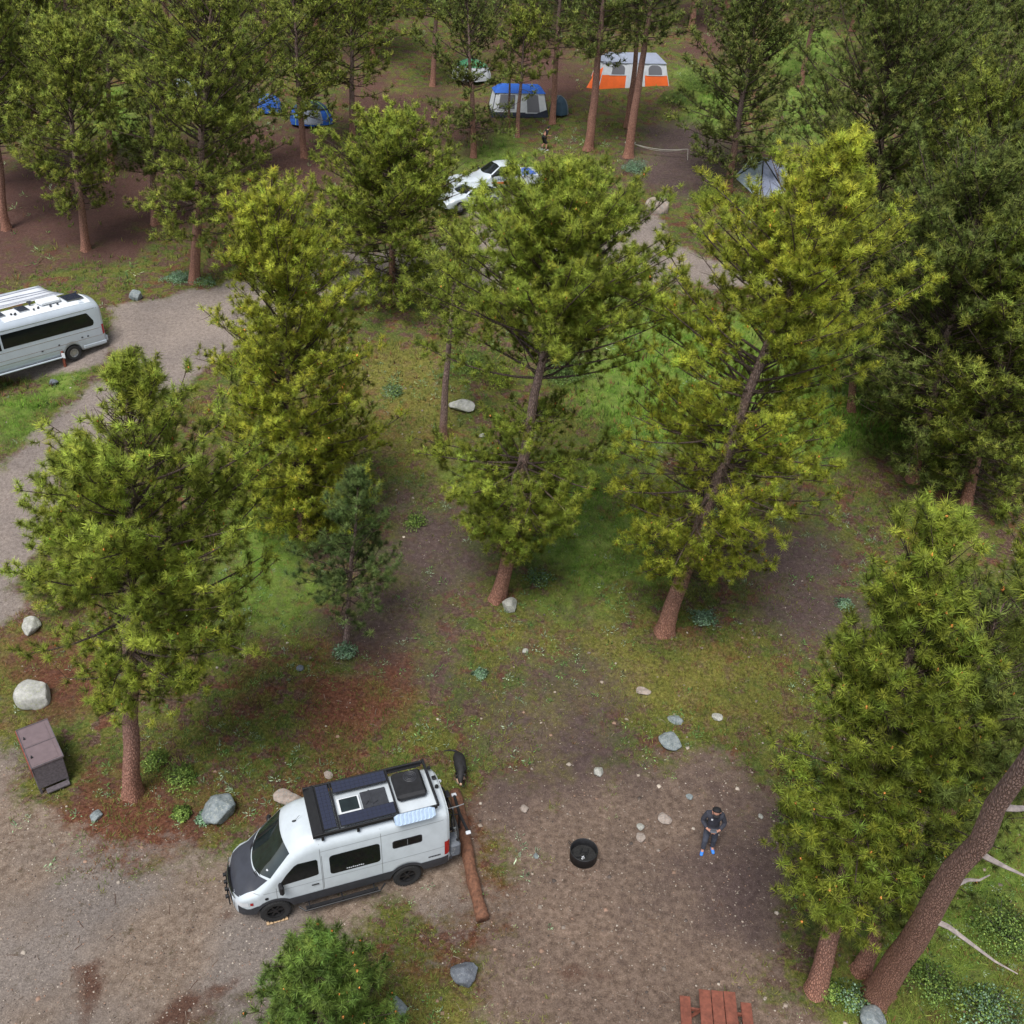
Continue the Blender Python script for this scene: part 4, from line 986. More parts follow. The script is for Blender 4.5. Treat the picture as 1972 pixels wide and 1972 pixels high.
RK = [('large two-tone boulder near the food locker', 70, 1325, 70, 58, 'rockpale', 3, .75), ('pale lichen-spotted boulder between the gravel and the big left pine', 60, 1198, 38, 42, 'rockpale', 4, .9),
      ('grey pointed boulder in front of the van windshield', 425, 1545, 66, 60, 'rockgrey', 6, .95), ('pinkish boulder just behind the van roof', 553, 1530, 54, 32, 'rocktan', 8, .6),
      ('small pink stone beyond the van roof', 632, 1489, 19, 16, 'rocktan', 9, .7), ('small dark mossy stone between locker and trunk', 186, 1563, 26, 26, 'rockgrey', 11, .7),
      ('angular blue-grey boulder below the barrier log', 896, 1862, 58, 52, 'rockblue', 12, .7), ('grey boulder half hidden by the young pine', 762, 1922, 42, 62, 'rockgrey', 13, .6),
      ('flat grey rock slab on the dry slope above the person', 1290, 1413, 42, 44, 'rockgrey', 14, .4), ('small grey slab just above the flat rock slab', 1302, 1380, 34, 22, 'rockgrey', 15, .4),
      ('pale rounded stone on the slope beyond the dog', 1152, 1480, 22, 22, 'rockpale', 16, .8), ('white boulder at the foot of the central pine', 982, 1156, 34, 46, 'rockpale', 17, .8),
      ('broad tan boulder beside the upper gravel road', 1267, 398, 54, 26, 'rocktan', 18, .8), ('low grey rock on the verge behind the silver van', 262, 570, 34, 14, 'rockgrey', 19, .7),
      ('grey stone in the grass beside the marker post', 104, 733, 20, 18, 'rockblue', 20, .7), ('long white rock beside the thin grey trunk', 890, 782, 54, 17, 'rockpale', 21, .5),
      ('tan stone uppermost of three near the fire ring', 1280, 1571, 26, 24, 'rocktan', 22, .6), ('pale tan stone in the middle of three near the fire ring', 1234, 1588, 17, 17, 'rockpale', 23, .6),
      ('pale tan stone lowest of three near the fire ring', 1233, 1608, 19, 18, 'rocktan', 24, .6), ('small tan stone at the upper rim of the dirt clearing', 1011, 1552, 17, 17, 'rocktan', 25, .5),
      ('grey boulder at the lower right foot of the leaning pine', 1682, 1955, 58, 52, 'rockgrey', 26, .7), ('pale stones beside the person on the right', 1465, 1569, 13, 12, 'rockpale', 27, .5),
      ('flat pale slab on the slope behind the central stones', 1236, 1328, 34, 13, 'rocktan', 28, .3), ('pale flat stone in dry grass at the right', 1381, 1377, 26, 18, 'rockpale', 29, .4),
      ('small grey stone between the fire ring and the van', 1032, 1645, 12, 12, 'rockgrey', 31, .5), ('grey stone below the right slope of the big pine', 1328, 1532, 16, 12, 'rockgrey', 32, .5),
      ('pale stone in the grass right of the thin trunk', 930, 836, 18, 12, 'rockpale', 33, .5), ('small pale stone below the central pine', 1012, 1250, 12, 16, 'rockpale', 34, .7)]
for r_ in RK: rock(*r_, grp='loose boulders and stones')

# ---------------------------------------------------------------- pines
def add_nrm(o, N):
    N = N/(np.linalg.norm(N, axis=1, keepdims=True)+1e-9)
    a = o.data.attributes.new('nrm', 'FLOAT_VECTOR', 'POINT'); a.data.foreach_set('vector', np.asarray(N, np.float32).ravel())
def needles(name, P, D, K, ln, wd, parent, tipc, basec, seed, cones=0.0, droop=.0, spread=(8, 125)):
    """P tuft positions, D tuft axes; K needles per tuft as thin tapering blades"""
    r_ = np.random.default_rng(seed); N = len(P)
    D = D/np.linalg.norm(D, axis=1, keepdims=True)
    ref = np.where(np.abs(D[:, 2:3]) < .9, [[0, 0, 1.]], [[1., 0, 0]]); A = np.cross(D, ref); A /= np.linalg.norm(A, axis=1, keepdims=True); B = np.cross(D, A)
    ph = r_.uniform(0, 2*np.pi, (N, K)); th = np.radians(r_.uniform(spread[0], spread[1], (N, K))); al = r_.uniform(-.05, .14, (N, K))*(ln/.195)*r_.uniform(.6, 1.25, (N, 1))
    sz = r_.uniform(.75, 1.25, (N, 1)); L = ln*sz*r_.uniform(.75, 1.15, (N, K))
    d = D[:, None]*np.cos(th)[..., None]+(A[:, None]*np.cos(ph)[..., None]+B[:, None]*np.sin(ph)[..., None])*np.sin(th)[..., None]
    d[..., 2] += .03-droop; d /= np.linalg.norm(d, axis=-1, keepdims=True)
    o = P[:, None]+D[:, None]*al[..., None]
    s = np.cross(d, r_.normal(size=(N, K, 3))); s /= np.linalg.norm(s, axis=-1, keepdims=True)
    W_ = wd*r_.uniform(.7, 1.3, (N, K, 1))
    V = np.stack([o-s*W_*.5, o+s*W_*.5, o+d*L[..., None]], 2).reshape(-1, 3)
    hue = r_.uniform(.55, 1.45, (N, 1, 1)); hue2 = r_.normal(0, .08, (N, 1, 1)); old = (r_.random((N, 1, 1)) < .22)*.45
    cl_ = .78+.5*vnoise(P[:, 0]*1.1+P[:, 2]*.7, P[:, 1]*1.1-P[:, 2]*.9, seed % 67)[:, None, None]; hue = hue*cl_
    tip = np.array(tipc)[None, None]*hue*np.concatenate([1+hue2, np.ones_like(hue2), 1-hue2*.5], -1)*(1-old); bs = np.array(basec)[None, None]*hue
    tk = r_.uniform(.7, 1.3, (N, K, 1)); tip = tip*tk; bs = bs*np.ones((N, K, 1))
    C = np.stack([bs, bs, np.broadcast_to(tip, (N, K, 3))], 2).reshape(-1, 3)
    F = np.arange(len(V)).reshape(-1, 3)
    nn = d*1.0+D[:, None]*.12+[0, 0, .12]; NN = np.repeat(nn[:, :, None], 3, 2).reshape(-1, 3)
    if cones > 0:
        idx = np.where(r_.random(N) < cones)[0]; n = len(idx); s_ = .035
        oc = np.array([[1, 0, 0], [-1, 0, 0], [0, 1, 0], [0, -1, 0], [0, 0, 1.3], [0, 0, -1.3]])*s_
        q = (P[idx]+D[idx]*.07)[:, None]+oc[None]*r_.uniform(.7, 1.3, (n, 1, 1))
        fc = np.array([[0, 2, 4], [2, 1, 4], [1, 3, 4], [3, 0, 4], [2, 0, 5], [1, 2, 5], [3, 1, 5], [0, 3, 5]])
        F2 = (np.arange(n)[:, None, None]*6+fc[None]+len(V)).reshape(-1, 3); V = np.concatenate([V, q.reshape(-1, 3)]); F = np.concatenate([F, F2])
        NN = np.concatenate([NN, np.repeat(D[idx][:, None], 6, 1).reshape(-1, 3)]); cc = np.array([.30, .12, .035])*r_.uniform(.6, 1.3, (n, 1, 1)); C = np.concatenate([C, np.broadcast_to(cc, (n, 6, 3)).reshape(-1, 3)])
    o = np_mesh(name, V, F, M['needle'], parent, C); add_nrm(o, NN); return o

def tubes_np(segs, rads, n=5, cols=None):
    """many tapered tubes: segs (N,m,3), rads (N,m)"""
    N, m_, _ = segs.shape
    t = np.gradient(segs, axis=1); t /= np.linalg.norm(t, axis=-1, keepdims=True)+1e-9
    ref = np.where(np.abs(t[:, :1, 2:3]) < .9, [[[0, 0, 1.]]], [[[1., 0, 0]]])
    a = np.cross(t, np.broadcast_to(ref, t.shape)); a /= np.linalg.norm(a, axis=-1, keepdims=True)+1e-9; b = np.cross(t, a)
    an = np.arange(n)*2*np.pi/n
    V = segs[:, :, None]+rads[..., None, None]*(a[:, :, None]*np.cos(an)[None, None, :, None]+b[:, :, None]*np.sin(an)[None, None, :, None])
    I = np.arange(N*m_*n).reshape(N, m_, n); J = np.roll(I, -1, 2)
    F = np.stack([I[:, :-1], J[:, :-1], J[:, 1:], I[:, 1:]], -1).reshape(-1, 4)
    return V.reshape(-1, 3), F

def tt_(c, k=.20, g=1.0): return (tuple(x*g for x in c), tuple(x*k*g for x in c))  # tips pale as new growth; bases darkened to paint shade inside each tuft
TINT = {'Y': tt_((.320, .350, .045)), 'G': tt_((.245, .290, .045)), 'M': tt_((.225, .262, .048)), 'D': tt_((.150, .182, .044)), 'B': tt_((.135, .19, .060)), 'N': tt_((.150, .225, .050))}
PROF = {'egg': [(0, .40), (.14, .68), (.32, .98), (.55, 1), (.70, .72), (.84, .36), (1, .12)], 'cone': [(0, .75), (.15, 1), (.5, .72), (.8, .38), (1, .08)],
        'round': [(0, .45), (.15, .8), (.4, 1), (.65, .95), (.85, .65), (1, .15)],
        'broad': [(0, .72), (.25, 1), (.55, 1), (.72, .78), (.86, .42), (1, .12)],
        'col': [(0, .7), (.2, 1), (.6, .95), (.85, .7), (1, .2)],
        'big': [(0, .45), (.25, .78), (.45, 1.0), (.60, 1.0), (.76, .68), (.89, .34), (1, .10)],
        'fan': [(0, .5), (.3, .92), (.52, 1), (.68, .74), (.84, .36), (1, .10)],
        'dome': [(0, .5), (.3, .95), (.6, 1), (.8, .85), (.93, .55), (1, .2)]}
NT = [0]
BARK_LO = np.array([.43, .235, .170]); BARK_HI = np.array([.31, .24, .22])
def pine(label, base, top, wpx, lo=.25, prof='round', tint='M', dens=1.0, r0=None, gaps=(), seed=None, cat='pine tree', red=.45, off=(0, 0), side=None, ground=None, grp='ponderosa pines', H=None, lean=None, cones=None, name='pine_tree', wid=1.0, fwd=0.0, nbm=1.25, cut=.34, eld=0.0, whorl=False, dead=0, tuft=1.0):
    NT[0] += 1; seed = seed or NT[0]*13+5; r_ = np.random.default_rng(seed)
    g = ground or gp(*base); g = Vector(g); g.z -= .05
    d = ray(*top); t = (g.y+fwd-CAM[1])/d[1]; tp_ = CAM+t*d
    H_ = tp_[2]-g.z-.55; ln_ = tp_[0]-g.x
    if H: ln_ = ln_*H/H_; H_ = H
    if lean is not None: ln_ = lean*H_
    tr = thing(name, label, cat, g, 0, grp)
    midp = np.array([g.x+ln_*.6, g.y, g.z+H_*.6]); smid = CF/float((midp-CAM)@Fw)
    Rm = 1.12*wpx*wid/smid; r0 = r0 or (.10+.0125*H_)
    far = 1 if smid > 48 else (2 if smid > 30 else 3)
    # trunk
    n = 14; tt = np.linspace(0, 1, n); wob = np.cumsum(r_.normal(0, .012*H_/n*3, (n, 2)), 0); wob -= tt[:, None]*wob[-1]
    ax_ = np.stack([ln_*(tt*.8+.2*tt**2)+wob[:, 0], wob[:, 1]+fwd*tt, H_*tt], 1)
    rad = r0*(1-tt)**.85*.92+.015; rad[0] *= 1.45; 
    def axis(u): return np.stack([np.interp(u, tt, ax_[:, k]) for k in range(3)], -1)
    ex = np.array([0, .012, .03]); 
    ta = np.unique(np.concatenate([tt, ex, [.06, .1]])); pa = axis(ta); ra_ = np.interp(ta, tt, r0*(1-tt)**.85*.92+.015)*(1+.32*np.exp(-ta*H_/.3))
    m_ = 14; an = np.arange(m_)*2*np.pi/m_; rib = 1+.07*np.sin(an*3+seed)+.05*np.sin(an*5+2)
    lob = 1+.14*np.exp(-ta[:, None]*H_/.4)*np.sin(an[None]*4+seed)
    V = pa[:, None]+np.stack([np.cos(an)[None]*ra_[:, None]*rib*lob, np.sin(an)[None]*ra_[:, None]*rib*lob, np.zeros((len(ta), m_))], -1)
    k_ = len(ta); I = np.arange(k_*m_).reshape(k_, m_); J = np.roll(I, -1, 1); F = np.stack([I[:-1], J[:-1], J[1:], I[1:]], -1).reshape(-1, 4)
    fr_ = np.clip(1-ta/red, 0, 1)[:, None, None]; bc = BARK_HI+(BARK_LO-BARK_HI)*fr_; C = np.broadcast_to(bc, (k_, m_, 3)).reshape(-1, 3)*1.0
    V = V.reshape(-1, 3)
    # branches
    Hc = H_*(1-lo); Rp = PROF[prof]
    nb = int(nbm*Hc*(14 if far == 1 else (11.5 if far == 2 else 7.5))*min(1.15, .55+Rm*.22))
    ub = np.sort(r_.uniform(0, 1, nb))**.92
    if whorl: ub = np.round(ub*Hc/.42)/(Hc/.42)
    az = np.arange(nb)*2.39996+r_.normal(0, .35, nb)
    pr = np.interp(ub, [p[0] for p in Rp], [p[1] for p in Rp])*Rm*r_.choice([.6, .85, 1.0, 1.12], nb, p=[.15, .3, .38, .17])*r_.uniform(.85, 1.1, nb)
    keep = np.ones(nb, bool)
    for (g0, g1, k) in gaps:
        s_ = (ub >= g0) & (ub < g1); pr[s_] *= k
        if k < .05: keep &= ~s_
        elif k < .9: keep &= ~(s_ & (r_.random(nb) > k+.2))
    # clumped gaps in azimuth/height so the crown breaks into masses
    cl = vnoise(az/(2*np.pi)*4 % 4, ub*Hc/1.5, seed % 50); keep &= (cl > .30) | (ub > .9) | (r_.random(nb) < .35)
    if side is not None: pr *= 1+side[1]*np.cos(az-side[0])
    ub, az, pr = ub[keep], az[keep], pr[keep]; nb = len(ub)
    el = np.radians(np.interp(ub, [0, .3, .7, 1], [-6, 14, 36, 68])+r_.normal(0, 8, nb)+eld)
    st = axis(lo+(1-lo)*ub*.985)
    dh = np.stack([np.cos(az), np.sin(az), np.zeros(nb)], 1)
    s5 = np.linspace(0, 1, 6); curve = r_.uniform(.10, .3, nb)
    bend = np.stack([-np.sin(az), np.cos(az), np.zeros(nb)], 1)*r_.normal(0, .26, nb)[:, None]
    BP = st[:, None]+pr[:, None, None]*(dh[:, None]*(np.cos(el)[:, None]*s5)[..., None]+bend[:, None]*(s5**2)[None, :, None])
    BP[..., 2] += pr[:, None]*(np.sin(el)[:, None]*s5+curve[:, None]*s5**2.2)
    brad = np.clip(.010+.012*pr, .012, .05)[:, None]*(1-.75*s5)[None]
    vb, fb = tubes_np(BP, brad, 5 if far < 3 else 3)
    # twigs with tufts
    TP = []; TD = []; TW = []
    tw_sp = {1: .21, 2: .24, 3: .31}[far]/dens
    for i in range(nb):
        Lb = pr[i]; k = max(3, int(Lb/tw_sp)); s = np.sort(r_.uniform(.22 if Lb > 1.2 else .1, 1, k)); 
        pos = np.stack([np.interp(s, s5, BP[i, :, q]) for q in range(3)], 1)
        sgn = r_.choice([-1, 1], k); lat = np.array([-math.sin(az[i]), math.cos(az[i]), 0])
        fwd_ = BP[i, -1]-BP[i, 0]; fwd_ = fwd_/np.linalg.norm(fwd_)
        dr = fwd_*r_.uniform(.2, .8, (k, 1))+lat*(sgn*r_.uniform(.15, 1.0, k))[:, None]+np.array([0, 0, 1.])*r_.uniform(-.45, .95, (k, 1))
        dr /= np.linalg.norm(dr, axis=1, keepdims=True)
        tl = (.10+.55*r_.random(k)*(1.3-s*.8)*min(Lb, 2.0)**.7)
        e = pos+dr*tl[:, None]
        TW.append(np.stack([pos, (pos+e)/2+[0, 0, -.01], e], 1))
        TP.append(e); TD.append(dr*.8+[0, 0, .75]+r_.normal(0, .22, (k, 3)))
        for fr2 in ((.55,) if far == 3 else (.5,)):
            sel = tl > .30; q = pos[sel]+dr[sel]*tl[sel, None]*fr2; TP.append(q+r_.normal(0, .04, q.shape)); TD.append(dr[sel]*.5+[0, 0, .5]+r_.normal(0, .5, q.shape))
        TP.append(BP[i, -1:]); TD.append(fwd_[None]+[0, 0, .4])
    TP.append(axis(np.array([.99, 1.0]))); TD.append(np.array([[0, .1, 1.], [.1, 0, 1.]]))
    TP = np.concatenate(TP); TD = np.concatenate(TD); TW = np.concatenate(TW)
    f3 = .95 if far == 1 else .8
    cn = (vnoise(TP[:, 0]*f3+TP[:, 2]*f3*.6, TP[:, 1]*f3-TP[:, 2]*f3*.8, seed % 71)+vnoise(TP[:, 2]*f3*1.1+TP[:, 0]*f3*.5, TP[:, 1]*f3+TP[:, 0]*f3*.7, seed % 53))/2
    ks = (cn > cut) | (r_.random(len(TP)) < .12); TP, TD = TP[ks], TD[ks]
    vt, ft = tubes_np(TW, np.broadcast_to(np.array([.010, .008, .005])*(1 if far == 1 else 1.6), (len(TW), 3)), 3)
    V2 = np.concatenate([V, vb, vt]); F2 = np.concatenate([F, fb+len(V), ft+len(V)+len(vb)])
    C2 = np.concatenate([C, np.broadcast_to([.13, .105, .09], (len(vb), 3)), np.broadcast_to([.10, .075, .05], (len(vt), 3))])
    o = np_mesh('trunk', V2, F2, M['bark'], tr, C2); smooth(o.data)
    K, ln, wd = {1: (50, .195, .0185), 2: (28, .23, .031), 3: (14, .31, .058)}[far]
    if smid > 56: K, ln, wd = 62, .195, .0165
    ln *= tuft
    tip, bs = TINT[tint]
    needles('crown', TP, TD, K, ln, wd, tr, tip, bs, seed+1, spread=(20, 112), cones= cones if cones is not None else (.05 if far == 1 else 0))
    if dead:
        mb = MB(); random.seed(seed)
        for k in range(dead):
            u = lo*(.35+.6*(k+.5)/dead); p0 = axis(np.array([u]))[0]; a = random.uniform(-.9, .6); L_b = random.uniform(.7, 2.0)
            q = [Vector(p0)]; dv = Vector((math.cos(a), math.sin(a)*.6, random.uniform(-.25, .15))).normalized()
            for j in range(4): q.append(q[-1]+dv*L_b/4+Vector((0, random.uniform(-.08, .08), random.uniform(-.06, .08))))
            mb = MB(); mb.tube(q, [.075, .058, .04, .025, .012], 6); mb.build('dead_branch', M['deadwood'], tr)
    return tr, len(TP), H_, Rm
M['deadwood'] = mat('dead_wood', (.33, .28, .26), .9, noise=.35, nscale=9)

T = []
def A_(*a, **k): T.append((a, k))
# near and middle trees: label, base px, top px, half width px
A_('broad pine with reddish trunk standing between the food locker and the white camper van', (257, 1528), (238, 662), 208, lo=.29, prof='egg', tint='G', dens=1.4, side=(0, .38), cones=.07, red=.5, nbm=1.5)
A_('dark bushy young pine hugging the curve of the gravel road at left', (118, 1165), (108, 850), 66, lo=.03, prof='cone', tint='G', dens=1.1, red=.1)
A_('tall yellow-green pine standing left of centre above the grassy slope', (585, 1030), (505, 345), 150, lo=.02, prof='col', tint='Y', dens=1.25, red=.2, side=(0, .1), nbm=1.5)
A_('slim dark pine sapling with bare grey stem in the middle of the slope', (664, 1245), (692, 880), 96, lo=.24, prof='cone', tint='B', dens=.9, r0=.10, red=.01, whorl=True, cones=0, nbm=1.2)
A_('rounded green pine with short red trunk beside the upper gravel road', (753, 584), (760, 215), 140, lo=.12, prof='broad', tint='G', dens=1.35, red=.6, nbm=1.9, cut=.34, eld=-12)
A_('large centre pine with long bare trunk and detached lower boughs', (955, 1152), (1116, 292), 238, lo=.17, prof='big', tint='G', dens=1.3, gaps=((.27, .34, .0), (.34, .40, .35), (.40, .50, .0), (.0, .04, .6), (.04, .23, .72), (.50, .54, .8)), r0=.29, red=.42, seed=77, nbm=2.1, cut=.28, eld=-13)
A_('thin grey-trunked pine just left of the large centre pine', (853, 845), (884, 432), 56, lo=.52, prof='round', tint='M', dens=.95, r0=.18, red=.12, nbm=1.6)
A_('big open pine with crooked upper limbs right of centre', (1278, 1218), (1650, 232), 230, lo=.15, prof='big', tint='Y', dens=1.1, gaps=((.42, .48, .55), (.0, .08, .6), (.62, .66, .5)), r0=.33, red=.35, seed=91, nbm=1.5, cut=.38, eld=-8)
A_('dense pine at the lower right in front of the big leaning trunk', (1575, 1908), (1840, 958), 156, lo=.225, prof='col', tint='G', dens=1.3, r0=.26, red=.5, cones=.08, fwd=.8, nbm=1.5)
A_('massive leaning red-barked pine in the lower right corner', (1690, 1915), (2330, 900), 120, lo=.80, prof='round', tint='M', dens=1.1, r0=.37, red=.8, dead=5, seed=303, fwd=-6.0)
A_('darker pine rising behind the massive leaning trunk', (1655, 1868), (1950, 1120), 150, lo=.22, prof='round', tint='D', dens=1.2, r0=.22, red=.5)
A_('small bushy young pine at the bottom edge near the van', (628, 2075), (606, 1772), 142, lo=.03, prof='cone', tint='N', dens=1.35, cones=.10, red=.1, nbm=1.7, cut=.3)
A_('dark pine whose crown fills the area above the marker trunk at right', (1756, 925), (1905, 330), 185, lo=.04, prof='dome', tint='D', dens=1.2, red=.3, nbm=1.5)
A_('dark pine at the right edge with reddish foot trunk', (1862, 968), (1990, 430), 165, lo=.03, prof='round', tint='M', dens=1.2, red=.4, nbm=1.5)
A_('tall dark-crowned pine behind the open pine at upper right', (1665, 600), (1720, 0), 190, lo=.08, prof='dome', tint='D', dens=1.25)
A_('yellowish pine at the upper right edge above the dark pines', (1860, 700), (1925, 150), 150, lo=.08, prof='dome', tint='M', dens=1.2)
A_('dark pine standing in the gap left of the right edge group', (1735, 770), (1790, 400), 130, lo=.08, prof='round', tint='D', dens=1.0)
A_('right edge pine overhanging the lower right slope', (2010, 1420), (2030, 930), 120, lo=.15, prof='col', tint='G', dens=1.1)
A_('dark pine in the shade behind the dense lower right pine', (1830, 1560), (1935, 1150), 140, lo=.10, prof='round', tint='D', dens=1.1)
A_('narrow dark pine beside the pale tarp shelter', (1402, 362), (1470, -60), 122, lo=.08, prof='col', tint='D', dens=1.3, red=.3)
A_('slim pine with bare leaning trunk over the far green meadow', (1540, 168), (1600, -150), 80, lo=.36, prof='round', tint='D', red=.8)
A_('front pine of the pair of bare trunks left of the orange tent', (1132, 288), (1185, -190), 100, lo=.40, prof='round', tint='D', red=.8, r0=.34)
A_('front tall trunk of the pair crossing the orange tent', (1210, 302), (1282, -190), 100, lo=.50, prof='round', tint='D', red=.9, r0=.34)
A_('rear tall trunk of the pair crossing the orange tent', (1207, 245), (1255, -190), 90, lo=.44, prof='round', tint='D', red=.7, r0=.24)
A_('tall pine whose trunk stands right of the blue cabin tent', (1062, 238), (1090, -190), 95, lo=.33, prof='round', tint='D', red=.6, r0=.24)
A_('slim pine trunk in front of the blue cabin tent', (996, 264), (1012, 20), 60, lo=.42, prof='round', tint='M', red=.5, r0=.17)
A_('slimmest trunk in front of the blue cabin tent windows', (980, 246), (985, 60), 36, lo=.62, prof='round', tint='D', red=.3, r0=.11)
A_('leafy pine with short thick trunk just above the white pickup', (912, 302), (900, -30), 120, lo=.14, prof='col', tint='D', dens=1.1, gaps=((.1, .42, .6),), red=.7)
A_('pine at the top edge left of the green-topped dome tent', (833, 165), (850, -160), 90, lo=.40, prof='round', tint='M', red=.5)
A_('thick red trunk pine with a high broad crown at upper left', (374, 542), (410, -80), 165, lo=.16, prof='dome', tint='M', dens=1.15, r0=.30, red=.5, gaps=((.30, .38, .5),), seed=45)
A_('pine standing in front of the blue dome tent', (588, 302), (560, -70), 120, lo=.22, prof='dome', tint='M', red=.4)
A_('pine with slim red trunk on the brown needle floor at left', (164, 482), (122, 40), 100, lo=.20, prof='round', tint='M', red=.5)
A_('leftmost pine with slightly leaning trunk at the frame edge', (14, 442), (-30, -20), 130, lo=.34, prof='dome', tint='M', red=.6)
A_('shaded pine between the two left red trunks', (298, 432), (288, 60), 90, lo=.28, prof='round', tint='D', red=.4)
A_('far left pine seen behind the slim red trunk', (74, 332), (55, -60), 100, lo=.2, prof='round', tint='M', red=.4)
A_('pine above the rounded green pine near the top', (678, 275), (672, -60), 110, lo=.3, prof='dome', tint='M', red=.3)
A_('small green pine between the yellow-green pine and the road', (628, 540), (612, 380), 52, lo=.03, prof='cone', tint='M', dens=1.1)
A_('dark pine at the upper left beyond the brown needle floor', (445, 345), (450, 70), 95, lo=.12, prof='round', tint='D')
A_('pine at the top of the left green patch', (255, 150), (245, -160), 80, lo=.35, prof='round', tint='M')
A_('round-topped pine at the upper right corner', (1840, 440), (1880, -60), 150, lo=.15, prof='dome', tint='D', dens=1.1)
A_('dark pine in the upper right corner behind the round-topped pine', (1960, 520), (2010, 20), 140, lo=.15, prof='round', tint='D')
A_('pine crowding the right edge below the corner', (1990, 760), (2040, 260), 150, lo=.12, prof='round', tint='M')
A_('dark pine filling the gap between the two upper right crowns', (1790, 560), (1830, 60), 130, lo=.12, prof='round', tint='D', dens=1.1)
A_('mid-green pine behind the open pine near the road bend', (1640, 790), (1655, 420), 95, lo=.10, prof='round', tint='D', dens=.9)
A_('dark pine near the right edge above the road', (1925, 850), (1965, 380), 120, lo=.12, prof='round', tint='D', dens=1.1)
A_('upper left pine with crown over the green patch', (215, 330), (205, -40), 90, lo=.30, prof='dome', tint='M')
A_('pine behind the leftmost pair at the left edge', (-20, 360), (-25, 0), 90, lo=.25, prof='round', tint='D')
cnt = 0
for a, k in T:
    t_, n_, H_, R_ = pine(*a, **k); cnt += n_
    print('TREE', a[0][:40], 'H %.1f R %.1f tufts %d' % (H_, R_, n_))
# forest beyond the top edge: each one its own tree; crowns share a few meshes
fr = np.random.default_rng(99)
far_spots = [(40, 150), (150, 120), (330, 90), (430, 40), (520, 130), (610, 60), (720, 120), (760, 30), (900, 40), (985, 90), (1030, 20), (1130, 55), (1240, 20), (1330, 60), (1400, 15), (1510, 20), (1640, 60), (1720, 150), (1790, 60), (1880, 130), (1950, 40), (200, 20), (60, 30), (680, 10), (840, -20), (1180, -30), (1590, -25)]
where = ['at the left end', 'second from the left end', 'above the left green patch', 'behind the thick red trunk pine', 'behind the blue dome tent', 'above the pine with the dome tent', 'above the brown clearing', 'left of the top centre', 'above the green-topped dome tent', 'above the blue cabin tent', 'at the top centre', 'left of the orange tent roof', 'right above the orange tent', 'above the far brown bank', 'behind the narrow dark pine', 'above the far green meadow', 'right of the far meadow', 'behind the tall dark-crowned pine', 'near the upper right', 'behind the round-topped pine', 'in the upper right corner', 'high at the upper left', 'in the upper left corner', 'left of centre on the far rise', 'on the far rise above the green tent', 'on the far rise above the orange tent', 'on the far rise beyond the meadow']
protos = []
for i, (u, v) in enumerate(far_spots):
    lab = 'background pine of the far forest row, ' + where[i]
    if i < 6:
        g = gp(u, max(v, 3)); Ht = fr.uniform(12, 16)
        uu, vv = proj((g.x, g.y, g.z+Ht)); t_, n_, H_, R_ = pine(lab, (u, max(v, 3)), (uu, vv), 88+i*4, lo=.14+.04*(i % 4), prof=('round', 'dome', 'col')[i % 3], tint='DMD'[i % 3], dens=.95, grp='pines of the far forest row'); protos.append(t_)
    else:
        g = gp(u, max(v, 3))
        if v < 3: g = Vector((g.x*1.15, g.y+14, float(zg(g.x*1.15, g.y+14))))
        src = protos[i % 6]; r2 = src.copy(); col.objects.link(r2); r2.location = g; r2.rotation_euler = (0, 0, fr.uniform(0, 6.28)); s_ = fr.uniform(.85, 1.2); r2.scale = (s_, s_, s_)
        r2['label'] = lab
        for ch in src.children:
            c_ = ch.copy(); col.objects.link(c_); c_.parent = r2
print('tufts', cnt)

# ---------------------------------------------------------------- people and the dog
def skin_mesh(name, verts, edges, rad, mt, parent, root=0, sub=2):
    me = bpy.data.meshes.new(name); me.from_pydata(verts, edges, []); o = bpy.data.objects.new(name, me); col.objects.link(o)
    sk_ = o.modifiers.new('skin', 'SKIN'); sk_.use_smooth_shade = True
    lay = me.skin_vertices[0].data
    for i, r_ in enumerate(rad): lay[i].radius = (r_, r_) if not hasattr(r_, '__len__') else r_; lay[i].use_root = (i == root)
    ss = o.modifiers.new('sub', 'SUBSURF'); ss.levels = sub; ss.render_levels = sub
    bpy.context.view_layer.update()
    m2 = bpy.data.meshes.new_from_object(o.evaluated_get(bpy.context.evaluated_depsgraph_get()))
    o.modifiers.clear(); o.data = m2; m2.materials.clear(); m2.materials.append(mt); m2.name = name; smooth(m2)
    o.parent = parent; return o
